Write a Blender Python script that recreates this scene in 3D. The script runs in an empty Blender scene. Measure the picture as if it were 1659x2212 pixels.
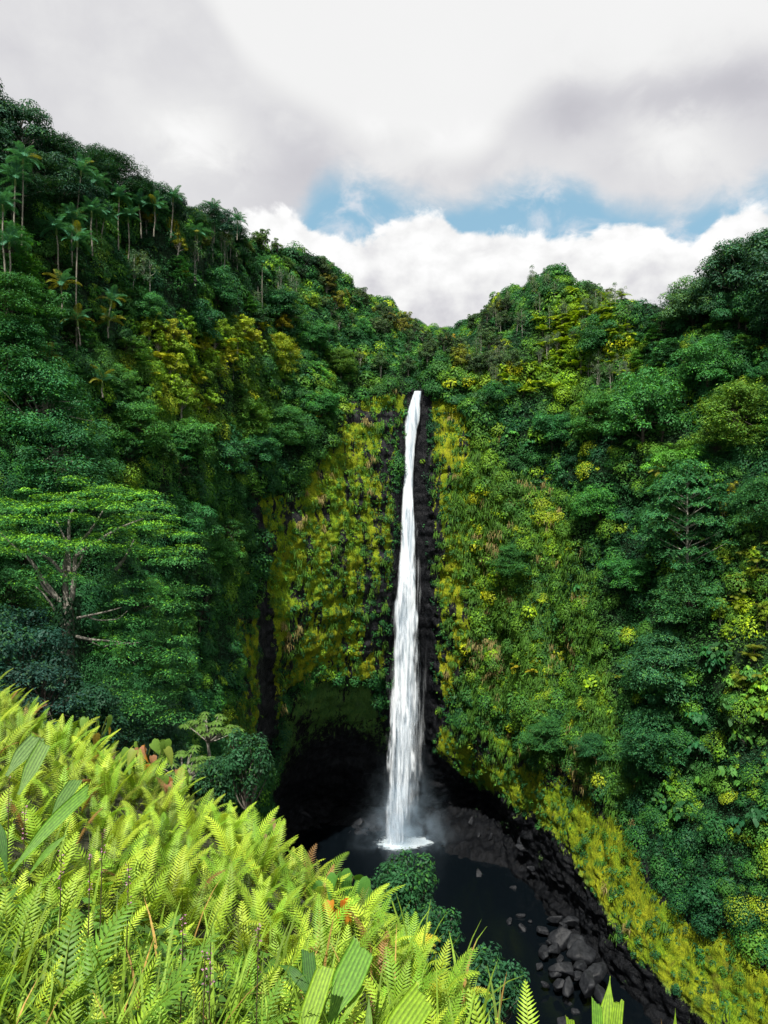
import bpy, math
import numpy as np
from mathutils import Vector, Matrix, Euler

R = math.radians
# ------------------------------------------------------------------ camera, sky, sun, exposure
scene = bpy.context.scene
FPX = 1639.0            # focal length in the units of the 1659 x 2212 survey grid
CX, CY, CZ = 829.5, 1106.0, 100.0
cam_d = bpy.data.cameras.new("camera")
cam = bpy.data.objects.new("camera", cam_d)
scene.collection.objects.link(cam)
cam.location = (0, 0, CZ)
cam.rotation_euler = (R(90), 0, 0)
cam_d.sensor_fit = 'VERTICAL'
cam_d.sensor_height = 36.0
cam_d.lens = FPX / 2212.0 * 36.0
cam_d.clip_start = 0.05
cam_d.clip_end = 6000
scene.camera = cam

SUN_EL, SUN_AZ = R(61), R(194)
SUN_DIR = Vector((math.cos(SUN_EL) * math.sin(SUN_AZ), math.cos(SUN_EL) * math.cos(SUN_AZ), math.sin(SUN_EL)))
sun_d = bpy.data.lights.new("sun", 'SUN')
sun_d.energy = 5.0
sun_d.angle = R(0.6)
sun_d.color = (1.0, 0.95, 0.86)
sun = bpy.data.objects.new("sun", sun_d)
scene.collection.objects.link(sun)
sun.rotation_euler = SUN_DIR.to_track_quat('Z', 'Y').to_euler()
sun.location = (0, 0, 400)

vs = scene.view_settings
vs.view_transform = 'Standard'
vs.look = 'None'
vs.gamma = 1.0
vs.use_curve_mapping = False
vs.exposure = 0.6
cy = scene.cycles
cy.max_bounces = 6
cy.diffuse_bounces = 3
cy.glossy_bounces = 2
cy.transmission_bounces = 3
cy.transparent_max_bounces = 24
cy.volume_bounces = 1
cy.sample_clamp_indirect = 2.0
cy.use_adaptive_sampling = True
cy.adaptive_threshold = 0.02
cy.use_denoising = True
try:
    cy.denoiser = 'OPENIMAGEDENOISE'
    cy.denoising_input_passes = 'RGB_ALBEDO_NORMAL'
    cy.denoising_prefilter = 'ACCURATE'
except Exception:
    pass
cy.caustics_reflective = False
cy.caustics_refractive = False


class G:
    """small helper that wires value nodes"""
    def __init__(self, nt):
        self.nt = nt

    def n(self, kind, **kw):
        nd = self.nt.nodes.new(kind)
        for k, v in kw.items():
            setattr(nd, k, v)
        return nd

    def put(self, sock, v):
        if isinstance(v, bpy.types.NodeSocket):
            self.nt.links.new(v, sock)
        elif v is not None:
            if sock.type == 'RGBA' and len(v) == 3:
                v = (*v, 1)
            sock.default_value = v

    def m(self, op, a, b=None, c=None, clamp=False):
        nd = self.n('ShaderNodeMath', operation=op, use_clamp=clamp)
        self.put(nd.inputs[0], a)
        if b is not None:
            self.put(nd.inputs[1], b)
        if c is not None:
            self.put(nd.inputs[2], c)
        return nd.outputs[0]

    def noise(self, vec, scale, detail=4, rough=0.55, dist=0.0, out=0):
        nd = self.n('ShaderNodeTexNoise')
        self.put(nd.inputs['Vector'], vec)
        nd.inputs['Scale'].default_value = scale
        nd.inputs['Detail'].default_value = detail
        nd.inputs['Roughness'].default_value = rough
        nd.inputs['Distortion'].default_value = dist
        return nd.outputs[out]

    def mix(self, f, a, b, blend='MIX'):
        nd = self.n('ShaderNodeMix', data_type='RGBA', blend_type=blend)
        self.put(nd.inputs[0], f)
        self.put(nd.inputs[6], a)
        self.put(nd.inputs[7], b)
        return nd.outputs[2]

    def sstep(self, v, lo, hi):
        nd = self.n('ShaderNodeMapRange', interpolation_type='SMOOTHSTEP')
        self.put(nd.inputs[0], v)
        nd.inputs[1].default_value = lo
        nd.inputs[2].default_value = hi
        return nd.outputs[0]

    def vmath(self, op, a, b=None):
        nd = self.n('ShaderNodeVectorMath', operation=op)
        self.put(nd.inputs[0], a)
        if b is not None:
            self.put(nd.inputs[1], b)
        return nd.outputs[0]


def to_az(px):
    return math.atan((px - CX) / FPX)


def to_el(px, py):
    return math.atan((CY - py) / FPX * math.cos(to_az(px)))


def build_world():
    w = bpy.data.worlds.new("World")
    scene.world = w
    w.use_nodes = True
    nt = w.node_tree
    nt.nodes.clear()
    g = G(nt)
    out = g.n('ShaderNodeOutputWorld')
    bg = g.n('ShaderNodeBackground')
    nt.links.new(bg.outputs[0], out.inputs[0])
    sky = g.n('ShaderNodeTexSky', sky_type='NISHITA', sun_disc=False)
    sky.sun_elevation = SUN_EL
    sky.sun_rotation = SUN_AZ
    sky.altitude = 300
    sky.air_density = 1.0
    sky.dust_density = 0.6
    sky.ozone_density = 1.0
    tc = g.n('ShaderNodeTexCoord').outputs['Generated']
    sep = g.n('ShaderNodeSeparateXYZ')
    g.put(sep.inputs[0], tc)
    az = g.m('ARCTAN2', sep.outputs[0], sep.outputs[1])
    el = g.m('ARCSINE', sep.outputs[2])
    comb = g.n('ShaderNodeCombineXYZ')
    g.put(comb.inputs[0], az)
    g.put(comb.inputs[1], g.m('MULTIPLY', el, 1.35))
    p2 = comb.outputs[0]
    nbig = g.m('SUBTRACT', g.noise(p2, 4.0, 5, 0.55), 0.5)
    nfin = g.m('SUBTRACT', g.noise(p2, 13.0, 8, 0.6, 0.4), 0.5)
    nbub = g.m('SUBTRACT', g.noise(p2, 22.0, 5, 0.5), 0.5)
    A0, A1, E1 = -0.7, 0.7, 0.8

    def curve(pts):
        fc = g.n('ShaderNodeFloatCurve')
        c = fc.mapping.curves[0]
        P = sorted(((to_az(px) - A0) / (A1 - A0), to_el(px, py) / E1) for px, py in pts)
        P = [(0.0, P[0][1])] + P + [(1.0, P[-1][1])]
        c.points[0].location = P[0]
        c.points[1].location = P[-1]
        for x, y in P[1:-1]:
            c.points.new(x, y)
        fc.mapping.update()
        t = g.m('DIVIDE', g.m('SUBTRACT', az, A0), A1 - A0, clamp=True)
        g.put(fc.inputs['Value'], t)
        return g.m('MULTIPLY', fc.outputs[0], E1)

    cum_top = curve([(0, 470), (560, 455), (620, 452), (680, 490), (730, 512), (800, 497), (870, 468), (950, 455), (1010, 493),
                     (1060, 487), (1150, 505), (1250, 505), (1300, 488), (1350, 472), (1420, 490), (1490, 530), (1530, 490),
                     (1600, 445), (1700, 440)])
    str_bot = curve([(0, 520), (560, 520), (640, 490), (690, 415), (740, 395), (800, 400), (900, 440), (1000, 455), (1100, 415),
                     (1180, 395), (1250, 400), (1330, 450), (1450, 470), (1540, 435), (1659, 395), (1760, 380)])
    # cumulus bank
    d1 = g.m('SUBTRACT', cum_top, el)
    d1 = g.m('ADD', d1, g.m('MULTIPLY', nfin, 0.050))
    d1 = g.m('ADD', d1, g.m('MULTIPLY', nbub, 0.036))
    cum = g.sstep(d1, -0.002, 0.010)
    # stratus deck
    d2 = g.m('SUBTRACT', el, str_bot)
    d2 = g.m('ADD', d2, g.m('MULTIPLY', nbig, 0.06))
    d2 = g.m('ADD', d2, g.m('MULTIPLY', nfin, 0.05))
    stm = g.sstep(d2, -0.024, 0.028)

    waz = g.m('ADD', az, g.m('MULTIPLY', nbig, 0.14))
    wel = g.m('ADD', el, g.m('MULTIPLY', nfin, 0.10))

    def blob(px, py, rx, ry):
        a, e = to_az(px), to_el(px, py)
        x = g.m('DIVIDE', g.m('SUBTRACT', waz, a), rx / FPX)
        y = g.m('DIVIDE', g.m('SUBTRACT', wel, e), ry / FPX)
        q = g.m('ADD', g.m('MULTIPLY', x, x), g.m('MULTIPLY', y, y))
        return g.m('EXPONENT', g.m('MULTIPLY', q, -1.0))

    # brightness of the deck: a high bright sheet above, greyer banks under its edge
    edge = curve([(0, -260), (300, -240), (430, -60), (490, 40), (540, 120), (650, 200), (760, 255), (900, 292), (1010, 300), (1075, 255), (1130, 195),
                  (1190, 168), (1300, 168), (1400, 150), (1500, 128), (1659, 85), (1760, 60)])
    d3 = g.m('SUBTRACT', edge, el)
    d3 = g.m('ADD', d3, g.m('MULTIPLY', nbig, 0.05))
    d3 = g.m('ADD', d3, g.m('MULTIPLY', nfin, 0.035))
    lowb = g.sstep(d3, -0.012, 0.035)
    v = g.m('ADD', 0.86, g.m('MULTIPLY', nbig, 0.04))
    v = g.m('SUBTRACT', v, g.m('MULTIPLY', lowb, 0.13))
    v = g.m('ADD', v, g.m('MULTIPLY', g.m('MULTIPLY', lowb, nbig), 0.22))
    v = g.m('ADD', v, g.m('MULTIPLY', g.m('MULTIPLY', lowb, nfin), 0.14))
    for px, py, rx, ry, s in [(430, 295, 85, 45, 0.16), (1490, 295, 85, 55, 0.14), (1225, 225, 90, 55, -0.14), (1400, 215, 120, 40, -.10), (1600, 190, 120, 70, -0.15),
                              (1340, 340, 60, 40, -.07), (640, 320, 80, 60, -0.09), (900, 330, 200, 40, .06), (620, 420, 120, 50, -0.05), (150, 130, 260, 120, -.02)]:
        v = g.m('ADD', v, g.m('MULTIPLY', blob(px, py, rx, ry), s))
    v = g.m('MINIMUM', v, 0.93)
    tintf = g.sstep(v, 0.50, 0.86)
    deck = g.mix(tintf, (0.93, 0.92, 1.0), (1, 1, 1))
    dv = g.n('ShaderNodeVectorMath', operation='SCALE')
    g.put(dv.inputs[0], deck)
    g.put(dv.inputs['Scale'], v)
    deck = dv.outputs[0]
    # cumulus shading: white crowns, greyer folds and base
    cv = g.m('ADD', 0.92, g.m('MULTIPLY', nbub, 0.55))
    cv = g.m('ADD', cv, g.m('MULTIPLY', nfin, 0.45))
    low = g.sstep(el, to_el(960, 710), to_el(960, 560))
    cv = g.m('ADD', cv, g.m('MULTIPLY', g.m('SUBTRACT', low, 1.0), 0.17))
    cv = g.m('MINIMUM', g.m('MAXIMUM', cv, 0.62), 1.03)
    cumc = g.mix(g.sstep(cv, 0.6, 0.9), (0.95, 0.94, 1.0), (1, 1, 1))
    cs = g.n('ShaderNodeVectorMath', operation='SCALE')
    g.put(cs.inputs[0], cumc)
    g.put(cs.inputs['Scale'], cv)
    cumc = cs.outputs[0]
    # clear sky
    bs = g.n('ShaderNodeVectorMath', operation='SCALE')
    g.put(bs.inputs[0], sky.outputs[0])
    bs.inputs['Scale'].default_value = 0.13
    thin = g.mix(0.55, bs.outputs[0], (0.36, 0.66, 0.80))
    wisp = g.m('MULTIPLY', g.sstep(g.m('ADD', nbig, g.m('MULTIPLY', nfin, 1.2)), -.06, .30), .85)
    thin = g.mix(wisp, thin, (.80, .80, .84))
    c = g.mix(stm, thin, deck)
    c = g.mix(cum, c, cumc)
    # below the horizon nothing of the sky shows: keep it dim
    below = g.sstep(el, -0.12, 0.02)
    c = g.mix(below, (0.05, 0.07, 0.06), c)
    g.put(bg.inputs[0], c)
    bg.inputs[1].default_value = 0.69


build_world()

# ------------------------------------------------------------------ numeric helpers
def hash3(ix, iy, iz, seed):
    h = (ix.astype(np.int64) * 374761393 + iy.astype(np.int64) * 668265263 + iz.astype(np.int64) * 2147483647 + seed * 974634777) & 0xFFFFFFFF
    h = ((h ^ (h >> 13)) * 1274126177) & 0xFFFFFFFF
    h = (h ^ (h >> 16)) & 0xFFFFFFFF
    h = (h * 2246822519) & 0xFFFFFFFF
    h = h ^ (h >> 15)
    return (h & 0xFFFFFF).astype(np.float64) / 0xFFFFFF


def vnoise(P, seed=0):
    P = np.asarray(P, float)
    I = np.floor(P)
    F = P - I
    F = F * F * F * (F * (F * 6 - 15) + 10)
    ix, iy, iz = I[..., 0], I[..., 1], I[..., 2]
    fx, fy, fz = F[..., 0], F[..., 1], F[..., 2]
    r = 0
    for dx in (0, 1):
        wx = fx if dx else 1 - fx
        for dy in (0, 1):
            wy = fy if dy else 1 - fy
            for dz in (0, 1):
                wz = fz if dz else 1 - fz
                r = r + wx * wy * wz * hash3(ix + dx, iy + dy, iz + dz, seed)
    return r * 2 - 1


def fbm(P, octaves=4, seed=0, gain=0.5, lac=2.03):
    P = np.asarray(P, float)
    a, s, t = 1.0, 0, 0
    for k in range(octaves):
        s = s + a * vnoise(P, seed + 17 * k)
        t += a
        a *= gain
        P = P * lac + 11.7
    return s / t


def sm(x, lo, hi):
    t = np.clip((x - lo) / (hi - lo), 0, 1)
    return t * t * (3 - 2 * t)


def norm(v):
    return v / np.maximum(np.linalg.norm(v, axis=-1, keepdims=True), 1e-9)


def poly_sd(px, py, poly):
    """signed distance, positive inside"""
    poly = np.array(poly, float)
    n = len(poly)
    best = np.full(px.shape, 1e18)
    inside = np.zeros(px.shape, bool)
    for i in range(n):
        ax, ay = poly[i]
        bx, by = poly[(i + 1) % n]
        ex, ey = bx - ax, by - ay
        t = np.clip(((px - ax) * ex + (py - ay) * ey) / (ex * ex + ey * ey), 0, 1)
        best = np.minimum(best, (px - ax - t * ex) ** 2 + (py - ay - t * ey) ** 2)
        c = ((ay > py) != (by > py)) & (px < (bx - ax) * (py - ay) / (by - ay + 1e-12) + ax)
        inside ^= c
    d = np.sqrt(best)
    return np.where(inside, d, -d)


def project(P):
    P = np.asarray(P, float)
    y = np.maximum(P[..., 1], 0.1)
    return CX + FPX * P[..., 0] / y, CY - FPX * (P[..., 2] - CZ) / y


def unproject(px, py, Y):
    px, py, Y = np.asarray(px, float), np.asarray(py, float), np.asarray(Y, float)
    return np.stack([(px - CX) / FPX * Y, Y + 0 * px, CZ - (py - CY) / FPX * Y], -1)


# ------------------------------------------------------------------ mesh helpers
COL = scene.collection


def mesh_np(name, V, F, mat=None, col=None, smooth=False, extra=None):
    V = np.ascontiguousarray(V, dtype=np.float32)
    F = np.ascontiguousarray(F, dtype=np.int32)
    me = bpy.data.meshes.new(name)
    me.vertices.add(len(V))
    me.vertices.foreach_set('co', V.ravel())
    k = F.shape[1]
    me.loops.add(F.size)
    me.loops.foreach_set('vertex_index', F.ravel())
    me.polygons.add(len(F))
    me.polygons.foreach_set('loop_start', np.arange(0, F.size, k, dtype=np.int32))
    me.polygons.foreach_set('loop_total', np.full(len(F), k, dtype=np.int32))
    if smooth:
        me.polygons.foreach_set('use_smooth', np.ones(len(F), bool))
    me.update(calc_edges=True)
    for nm, c in ([('col', col)] if col is not None else []) + (extra or []):
        c = np.asarray(c, np.float32)
        if c.shape[1] == 3:
            c = np.concatenate([c, np.ones((len(c), 1), np.float32)], 1)
        at = me.color_attributes.new(nm, 'FLOAT_COLOR', 'POINT')
        at.data.foreach_set('color', np.ascontiguousarray(c).ravel())
    if mat:
        me.materials.append(mat)
    return me


class Bag:
    """collects quads (with per-vertex colour) to become one mesh"""
    def __init__(self):
        self.V, self.F, self.C, self.n = [], [], [], 0

    def add(self, V, F, C=None):
        V = np.asarray(V, float)
        F = np.asarray(F, int)
        if F.shape[1] == 3:
            F = np.concatenate([F, F[:, 2:3]], 1)
        if C is None:
            C = np.ones((len(V), 3))
        C = np.asarray(C, float)
        if C.ndim == 1:
            C = np.tile(C, (len(V), 1))
        self.V.append(V)
        self.F.append(F + self.n)
        self.C.append(C)
        self.n += len(V)

    def arrays(self):
        return np.concatenate(self.V), np.concatenate(self.F), np.concatenate(self.C)

    def mesh(self, name, mat, smooth=False):
        V, F, C = self.arrays()
        return mesh_np(name, V, F, mat, C, smooth)


def link(name, data, parent=None, loc=None, rot=None, scale=None, color=None):
    o = bpy.data.objects.new(name, data)
    COL.objects.link(o)
    if parent is not None:
        o.parent = parent
    if loc is not None:
        o.location = loc
    if rot is not None:
        o.rotation_euler = rot
    if scale is not None:
        o.scale = (scale,) * 3 if np.isscalar(scale) else scale
    if color is not None:
        o.color = (*color[:3], 1)
    return o


def tag(o, label, cat, group=None):
    o['label'] = label
    o['category'] = cat
    if group:
        o['group'] = group
    return o


def kind(o, k, label=None):
    o['kind'] = k
    if label:
        o['label'] = label
    return o


def leaves(P, N, D, L, W, fold=0.12):
    """n kite leaves: centre P, normal N, direction D"""
    P, N, D = map(lambda a: np.asarray(a, float), (P, N, D))
    n = len(P)
    L = np.broadcast_to(np.asarray(L, float), (n,))[:, None]
    W = np.broadcast_to(np.asarray(W, float), (n,))[:, None]
    N = norm(N)
    D = norm(D - (D * N).sum(-1, keepdims=True) * N)
    S = np.cross(N, D)
    a = P - D * L * .5
    b = P + S * W * .5 - N * W * fold - D * L * .08
    c = P + D * L * .5 - N * L * .10
    d = P - S * W * .5 - N * W * fold - D * L * .08
    V = np.stack([a, b, c, d], 1).reshape(-1, 3)
    F = np.arange(4 * n).reshape(-1, 4)
    return V, F


def tube(pts, rad, sides=6):
    pts = np.asarray(pts, float)
    n = len(pts)
    rad = np.broadcast_to(np.asarray(rad, float), (n,))
    T = norm(np.gradient(pts, axis=0))
    up = np.array([0, 0, 1.0]) if abs(T[0, 2]) < .9 else np.array([1.0, 0, 0])
    A = norm(np.cross(T, up))
    B = np.cross(T, A)
    an = np.linspace(0, 2 * np.pi, sides, endpoint=False)
    V = pts[:, None] + rad[:, None, None] * (A[:, None] * np.cos(an)[None, :, None] + B[:, None] * np.sin(an)[None, :, None])
    V = V.reshape(-1, 3)
    i = np.arange(n - 1)[:, None] * sides
    j = np.arange(sides)[None]
    k = (j + 1) % sides
    F = np.stack([i + j, i + k, i + sides + k, i + sides + j], -1).reshape(-1, 4)
    return V, F


def bez(a, b, c, n=7):
    a, b, c = (np.asarray(v, float) for v in (a, b, c))
    t = np.linspace(0, 1, n)[:, None]
    return (1 - t) ** 2 * a + 2 * t * (1 - t) * b + t * t * c


# ------------------------------------------------------------------ materials
def new_mat(name):
    m = bpy.data.materials.new(name)
    m.use_nodes = True
    m.node_tree.nodes.clear()
    g = G(m.node_tree)
    out = g.n('ShaderNodeOutputMaterial')
    return m, g, out


def foliage_mat(name, trans=0.3, rough=0.45, spec=0.35, warm=(1.35, 1.25, 0.5), mottle_scale=None):
    m, g, out = new_mat(name)
    oi = g.n('ShaderNodeObjectInfo')
    at = g.n('ShaderNodeAttribute', attribute_name='col')
    c = g.mix(1.0, oi.outputs['Color'], at.outputs['Color'], 'MULTIPLY')
    if mottle_scale:  # noise makes the leaf colour lighter and darker in patches
        tc = g.n('ShaderNodeTexCoord').outputs['Object']
        nz = g.noise(tc, mottle_scale, 3, .6)
        c = g.mix(g.sstep(nz, .35, .7), g.mix(1.0, c, (.78, .80, .8), 'MULTIPLY'), g.mix(1.0, c, (1.2, 1.15, 1.1), 'MULTIPLY'))
    p = g.n('ShaderNodeBsdfPrincipled')
    g.put(p.inputs['Base Color'], c)
    p.inputs['Roughness'].default_value = rough
    p.inputs['Specular IOR Level'].default_value = spec
    t = g.n('ShaderNodeBsdfTranslucent')
    g.put(t.inputs[0], g.mix(1.0, c, warm, 'MULTIPLY'))
    mx = g.n('ShaderNodeMixShader')
    mx.inputs[0].default_value = trans
    g.put(mx.inputs[1], p.outputs[0])
    g.put(mx.inputs[2], t.outputs[0])
    g.put(out.inputs[0], mx.outputs[0])
    return m


M_LEAF = foliage_mat('foliage', .25, .55, .16)
M_FROND = foliage_mat('fern_frond', .30, .5, .3)
M_BLADE = foliage_mat('leaf_blade', .30, .55, .22, mottle_scale=40)


def bark_mat():
    m, g, out = new_mat('bark')
    oi = g.n('ShaderNodeObjectInfo')
    tc = g.n('ShaderNodeTexCoord').outputs['Object']
    mp = g.n('ShaderNodeMapping')
    g.put(mp.inputs[0], tc)
    mp.inputs['Scale'].default_value = (3, 3, 1.2)
    nz = g.noise(mp.outputs[0], 2.5, 6, .65)
    c = g.mix(g.sstep(nz, .3, .7), (.35, .33, .3), (1.15, 1.12, 1.05))
    c = g.mix(1.0, oi.outputs['Color'], c, 'MULTIPLY')
    p = g.n('ShaderNodeBsdfPrincipled')
    g.put(p.inputs['Base Color'], c)
    p.inputs['Roughness'].default_value = .85
    b = g.n('ShaderNodeBump')
    b.inputs['Strength'].default_value = .5
    g.put(b.inputs['Height'], nz)
    g.put(p.inputs['Normal'], b.outputs[0])
    g.put(out.inputs[0], p.outputs[0])
    return m


M_BARK = bark_mat()


def rock_mat():
    """basalt with moss and soil, driven by the 'col' attribute: R moss, G plant cover soil, B dryness (yellower moss)"""
    m, g, out = new_mat('mossy_basalt')
    at = g.n('ShaderNodeAttribute', attribute_name='col')
    sp = g.n('ShaderNodeSeparateColor')
    g.put(sp.inputs[0], at.outputs['Color'])
    mo, ve, dry = sp.outputs[0], sp.outputs[1], sp.outputs[2]
    geo = g.n('ShaderNodeNewGeometry')
    pos = geo.outputs['Position']
    mp = g.n('ShaderNodeMapping')
    g.put(mp.inputs[0], pos)
    mp.inputs['Scale'].default_value = (1, 1, .45)
    n1 = g.noise(mp.outputs[0], .9, 8, .62)
    n2 = g.noise(mp.outputs[0], 3.2, 6, .6)
    n3 = g.noise(pos, .16, 4, .5)
    n4 = g.noise(pos, 9.0, 3, .6)
    rock = g.mix(g.sstep(n1, .32, .72), (.004, .005, .007), (.030, .031, .035))
    rock = g.mix(g.sstep(n2, .60, .78), rock, (.045, .044, .048))
    mossA = g.mix(g.sstep(n2, .35, .65), (.065, .145, .008), (.180, .270, .010))
    mossB = g.mix(g.sstep(n2, .3, .65), (.165, .200, .010), (.330, .335, .014))
    moss = g.mix(g.m('ADD', dry, g.m('MULTIPLY', g.m('SUBTRACT', n3, .5), .9), clamp=True), mossA, mossB)
    moss = g.mix(g.sstep(n4, .56, .72), moss, (.02, .035, .008))
    n5 = g.noise(pos, .33, 5, .6, .5)
    moss = g.mix(g.m('MULTIPLY', g.sstep(n5, .56, .70), .7), moss, (.07, .055, .014))
    moss = g.mix(g.m('MULTIPLY', g.sstep(n5, .46, .32), .7), moss, (.045, .140, .012))
    moss = g.mix(g.m('MULTIPLY', g.m('SUBTRACT', 1.0, at.outputs['Alpha']), .85), moss, (.030, .115, .050))
    rock = g.mix(at.outputs['Alpha'], g.mix(1.0, rock, (.13, .16, .20), 'MULTIPLY'), rock)
    thr = g.m('ADD', mo, g.m('MULTIPLY', g.m('SUBTRACT', n1, .5), 1.3))
    thr = g.m('ADD', thr, g.m('MULTIPLY', g.m('SUBTRACT', n2, .5), .9))
    mf = g.sstep(thr, .46, .55)
    c = g.mix(mf, rock, moss)
    soil = g.mix(g.sstep(n2, .35, .65), (.003, .010, .006), (.014, .036, .012))
    vf = g.sstep(g.m('ADD', ve, g.m('MULTIPLY', g.m('SUBTRACT', n1, .5), .8)), .4, .6)
    c = g.mix(vf, c, soil)
    p = g.n('ShaderNodeBsdfPrincipled')
    g.put(p.inputs['Base Color'], c)
    g.put(p.inputs['Roughness'], g.m('ADD', g.m('MULTIPLY', g.m('MAXIMUM', mf, vf), .4), .5))
    p.inputs['Specular IOR Level'].default_value = .12
    b = g.n('ShaderNodeBump')
    b.inputs['Strength'].default_value = 1.0
    b.inputs['Distance'].default_value = .6
    g.put(b.inputs['Height'], g.m('ADD', n1, g.m('MULTIPLY', n2, .5)))
    g.put(p.inputs['Normal'], b.outputs[0])
    g.put(out.inputs[0], p.outputs[0])
    return m


M_ROCK = rock_mat()

# ------------------------------------------------------------------ the gorge: one continuous ground sheet
# surveyed stations: for each bearing, (grid row, distance) of shore, wall foot, lip, low, middle, rim, ridge
ST = {
    -700: [(2000, 45), (1800, 50), (1600, 55), (1350, 62), (1000, 72), (600, 90), (150, 105)],
    -250: [(1900, 55), (1750, 60), (1600, 66), (1400, 73), (1050, 85), (650, 105), (230, 125)],
    0: [(1800, 64), (1650, 69), (1520, 74), (1350, 80), (1050, 93), (700, 112), (345, 135)],
    200: [(1850, 78), (1700, 84), (1560, 90), (1350, 100), (1050, 114), (750, 130), (415, 150)],
    350: [(1900, 105), (1750, 113), (1600, 120), (1350, 132), (1050, 143), (770, 154), (478, 172)],
    480: [(1950, 140), (1800, 150), (1640, 158), (1400, 170), (1100, 178), (800, 186), (514, 205)],
    580: [(1868, 215), (1790, 218), (1640, 203), (1400, 196), (1100, 198), (820, 208), (525, 235)],
    680: [(1790, 240), (1735, 252), (1490, 214), (1300, 208), (1080, 210), (835, 219), (576, 262)],
    760: [(1795, 238), (1740, 255), (1440, 222), (1250, 218), (1080, 221), (832, 228), (640, 300)],
    830: [(1800, 236), (1745, 254), (1450, 229), (1250, 226), (1080, 227), (835, 231), (675, 350)],
    900: [(1800, 236), (1745, 252), (1560, 241), (1300, 234), (1080, 232), (846, 234), (708, 420)],
    960: [(1830, 226), (1740, 248), (1600, 236), (1300, 229), (1080, 228), (838, 232), (735, 440)],
    1030: [(1850, 220), (1720, 244), (1640, 228), (1350, 222), (1080, 222), (835, 228), (700, 370)],
    1100: [(1880, 212), (1790, 222), (1700, 215), (1350, 213), (1080, 216), (830, 224), (648, 300)],
    1200: [(1985, 186), (1900, 191), (1780, 192), (1450, 203), (1100, 212), (800, 226), (612, 250)],
    1300: [(2090, 167), (2020, 170), (1920, 172), (1550, 184), (1150, 197), (820, 212), (655, 232)],
    1400: [(2200, 150), (2120, 153), (2040, 155), (1600, 170), (1150, 184), (820, 200), (664, 215)],
    1530: [(2300, 138), (2200, 140), (2100, 143), (1650, 156), (1150, 172), (820, 185), (662, 200)],
    1680: [(2420, 125), (2300, 127), (2180, 130), (1700, 142), (1150, 158), (850, 170), (690, 185)],
    1900: [(2600, 110), (2450, 112), (2300, 115), (1750, 126), (1150, 140), (800, 152), (650, 165)],
    2300: [(2900, 92), (2700, 95), (2500, 97), (1900, 105), (1150, 115), (700, 122), (500, 130)],
}


def hermite(x, xs, Y):
    """smooth interpolation of rows Y (k,...) at x"""
    xs = np.asarray(xs, float)
    h = np.diff(xs)
    sh = (-1,) + (1,) * (Y.ndim - 1)
    dl = np.diff(Y, axis=0) / h.reshape(sh)
    m = np.empty_like(Y)
    m[0], m[-1] = dl[0], dl[-1]
    a, b = dl[:-1], dl[1:]
    w1 = (2 * h[1:] + h[:-1]).reshape(sh)
    w2 = (h[1:] + 2 * h[:-1]).reshape(sh)
    with np.errstate(divide='ignore', invalid='ignore'):
        hm = (w1 + w2) / (w1 / a + w2 / b)
    m[1:-1] = np.where(a * b > 0, hm, 0)
    i = np.clip(np.searchsorted(xs, x) - 1, 0, len(xs) - 2)
    t = ((x - xs[i]) / h[i]).reshape(sh)
    hh = h[i].reshape(sh)
    return ((2 * t ** 3 - 3 * t ** 2 + 1) * Y[i] + (t ** 3 - 2 * t ** 2 + t) * hh * m[i]
            + (-2 * t ** 3 + 3 * t ** 2) * Y[i + 1] + (t ** 3 - t ** 2) * hh * m[i + 1])


def build_sheet():
    keys = sorted(ST)
    pts = []
    for k in keys:
        rows = [unproject(k, py, Y) for py, Y in ST[k]]
        a = rows[0]
        rad = norm(np.array([a[0], a[1], 0.0]))
        bed = a - rad * 7 + np.array([0, 0, -3.5])
        far0 = bed - rad * 12 + np.array([0, 0, -3])
        r = rows[-1]
        rr = norm(np.array([r[0], r[1], 0.0]))
        b1 = r + rr * 35 + np.array([0, 0, -2.0])
        b2 = r + rr * 120 + np.array([0, 0, -25.0])
        b3 = r + rr * 420 + np.array([0, 0, -60.0])
        pts.append([far0, bed] + rows + [b1, b2, b3])
    pts = np.array(pts)                                    # K,12,3
    seg = [3, 6, 22, 60, 62, 62, 62, 70, 12, 10, 8]
    t = np.concatenate([[i + j / s for j in range(s)] for i, s in enumerate(seg)] + [[len(seg)]])
    prof = np.stack([hermite(t, np.arange(12), pts[k]) for k in range(len(keys))])   # K,T,3
    px = np.concatenate([np.arange(-700, 440, 6), np.arange(440, 1320, 2.6), np.arange(1320, 2301, 5)])
    S = hermite(px, np.array(keys, float), prof)           # U,T,3
    return S, px, t


S0, PXU, TV = build_sheet()
NU, NT_ = S0.shape[:2]


def grid_normals(S):
    du = np.gradient(S, axis=0)
    dv = np.gradient(S, axis=1)
    n = np.cross(du, dv)
    return norm(n)


N0 = grid_normals(S0)
# orient toward the gorge (towards the camera side)
flip = np.where((N0 * (np.array([0, 60, 130.0]) - S0)).sum(-1, keepdims=True) < 0, -1.0, 1.0)
if np.median(flip) < 0:
    N0 = -N0
SPX, SPY = project(S0)
wob = fbm(S0 * .09, 4, 5) * 26
wob2 = fbm(S0 * .09 + 50, 4, 9) * 26
WPX, WPY = SPX + wob, SPY + wob2

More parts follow.
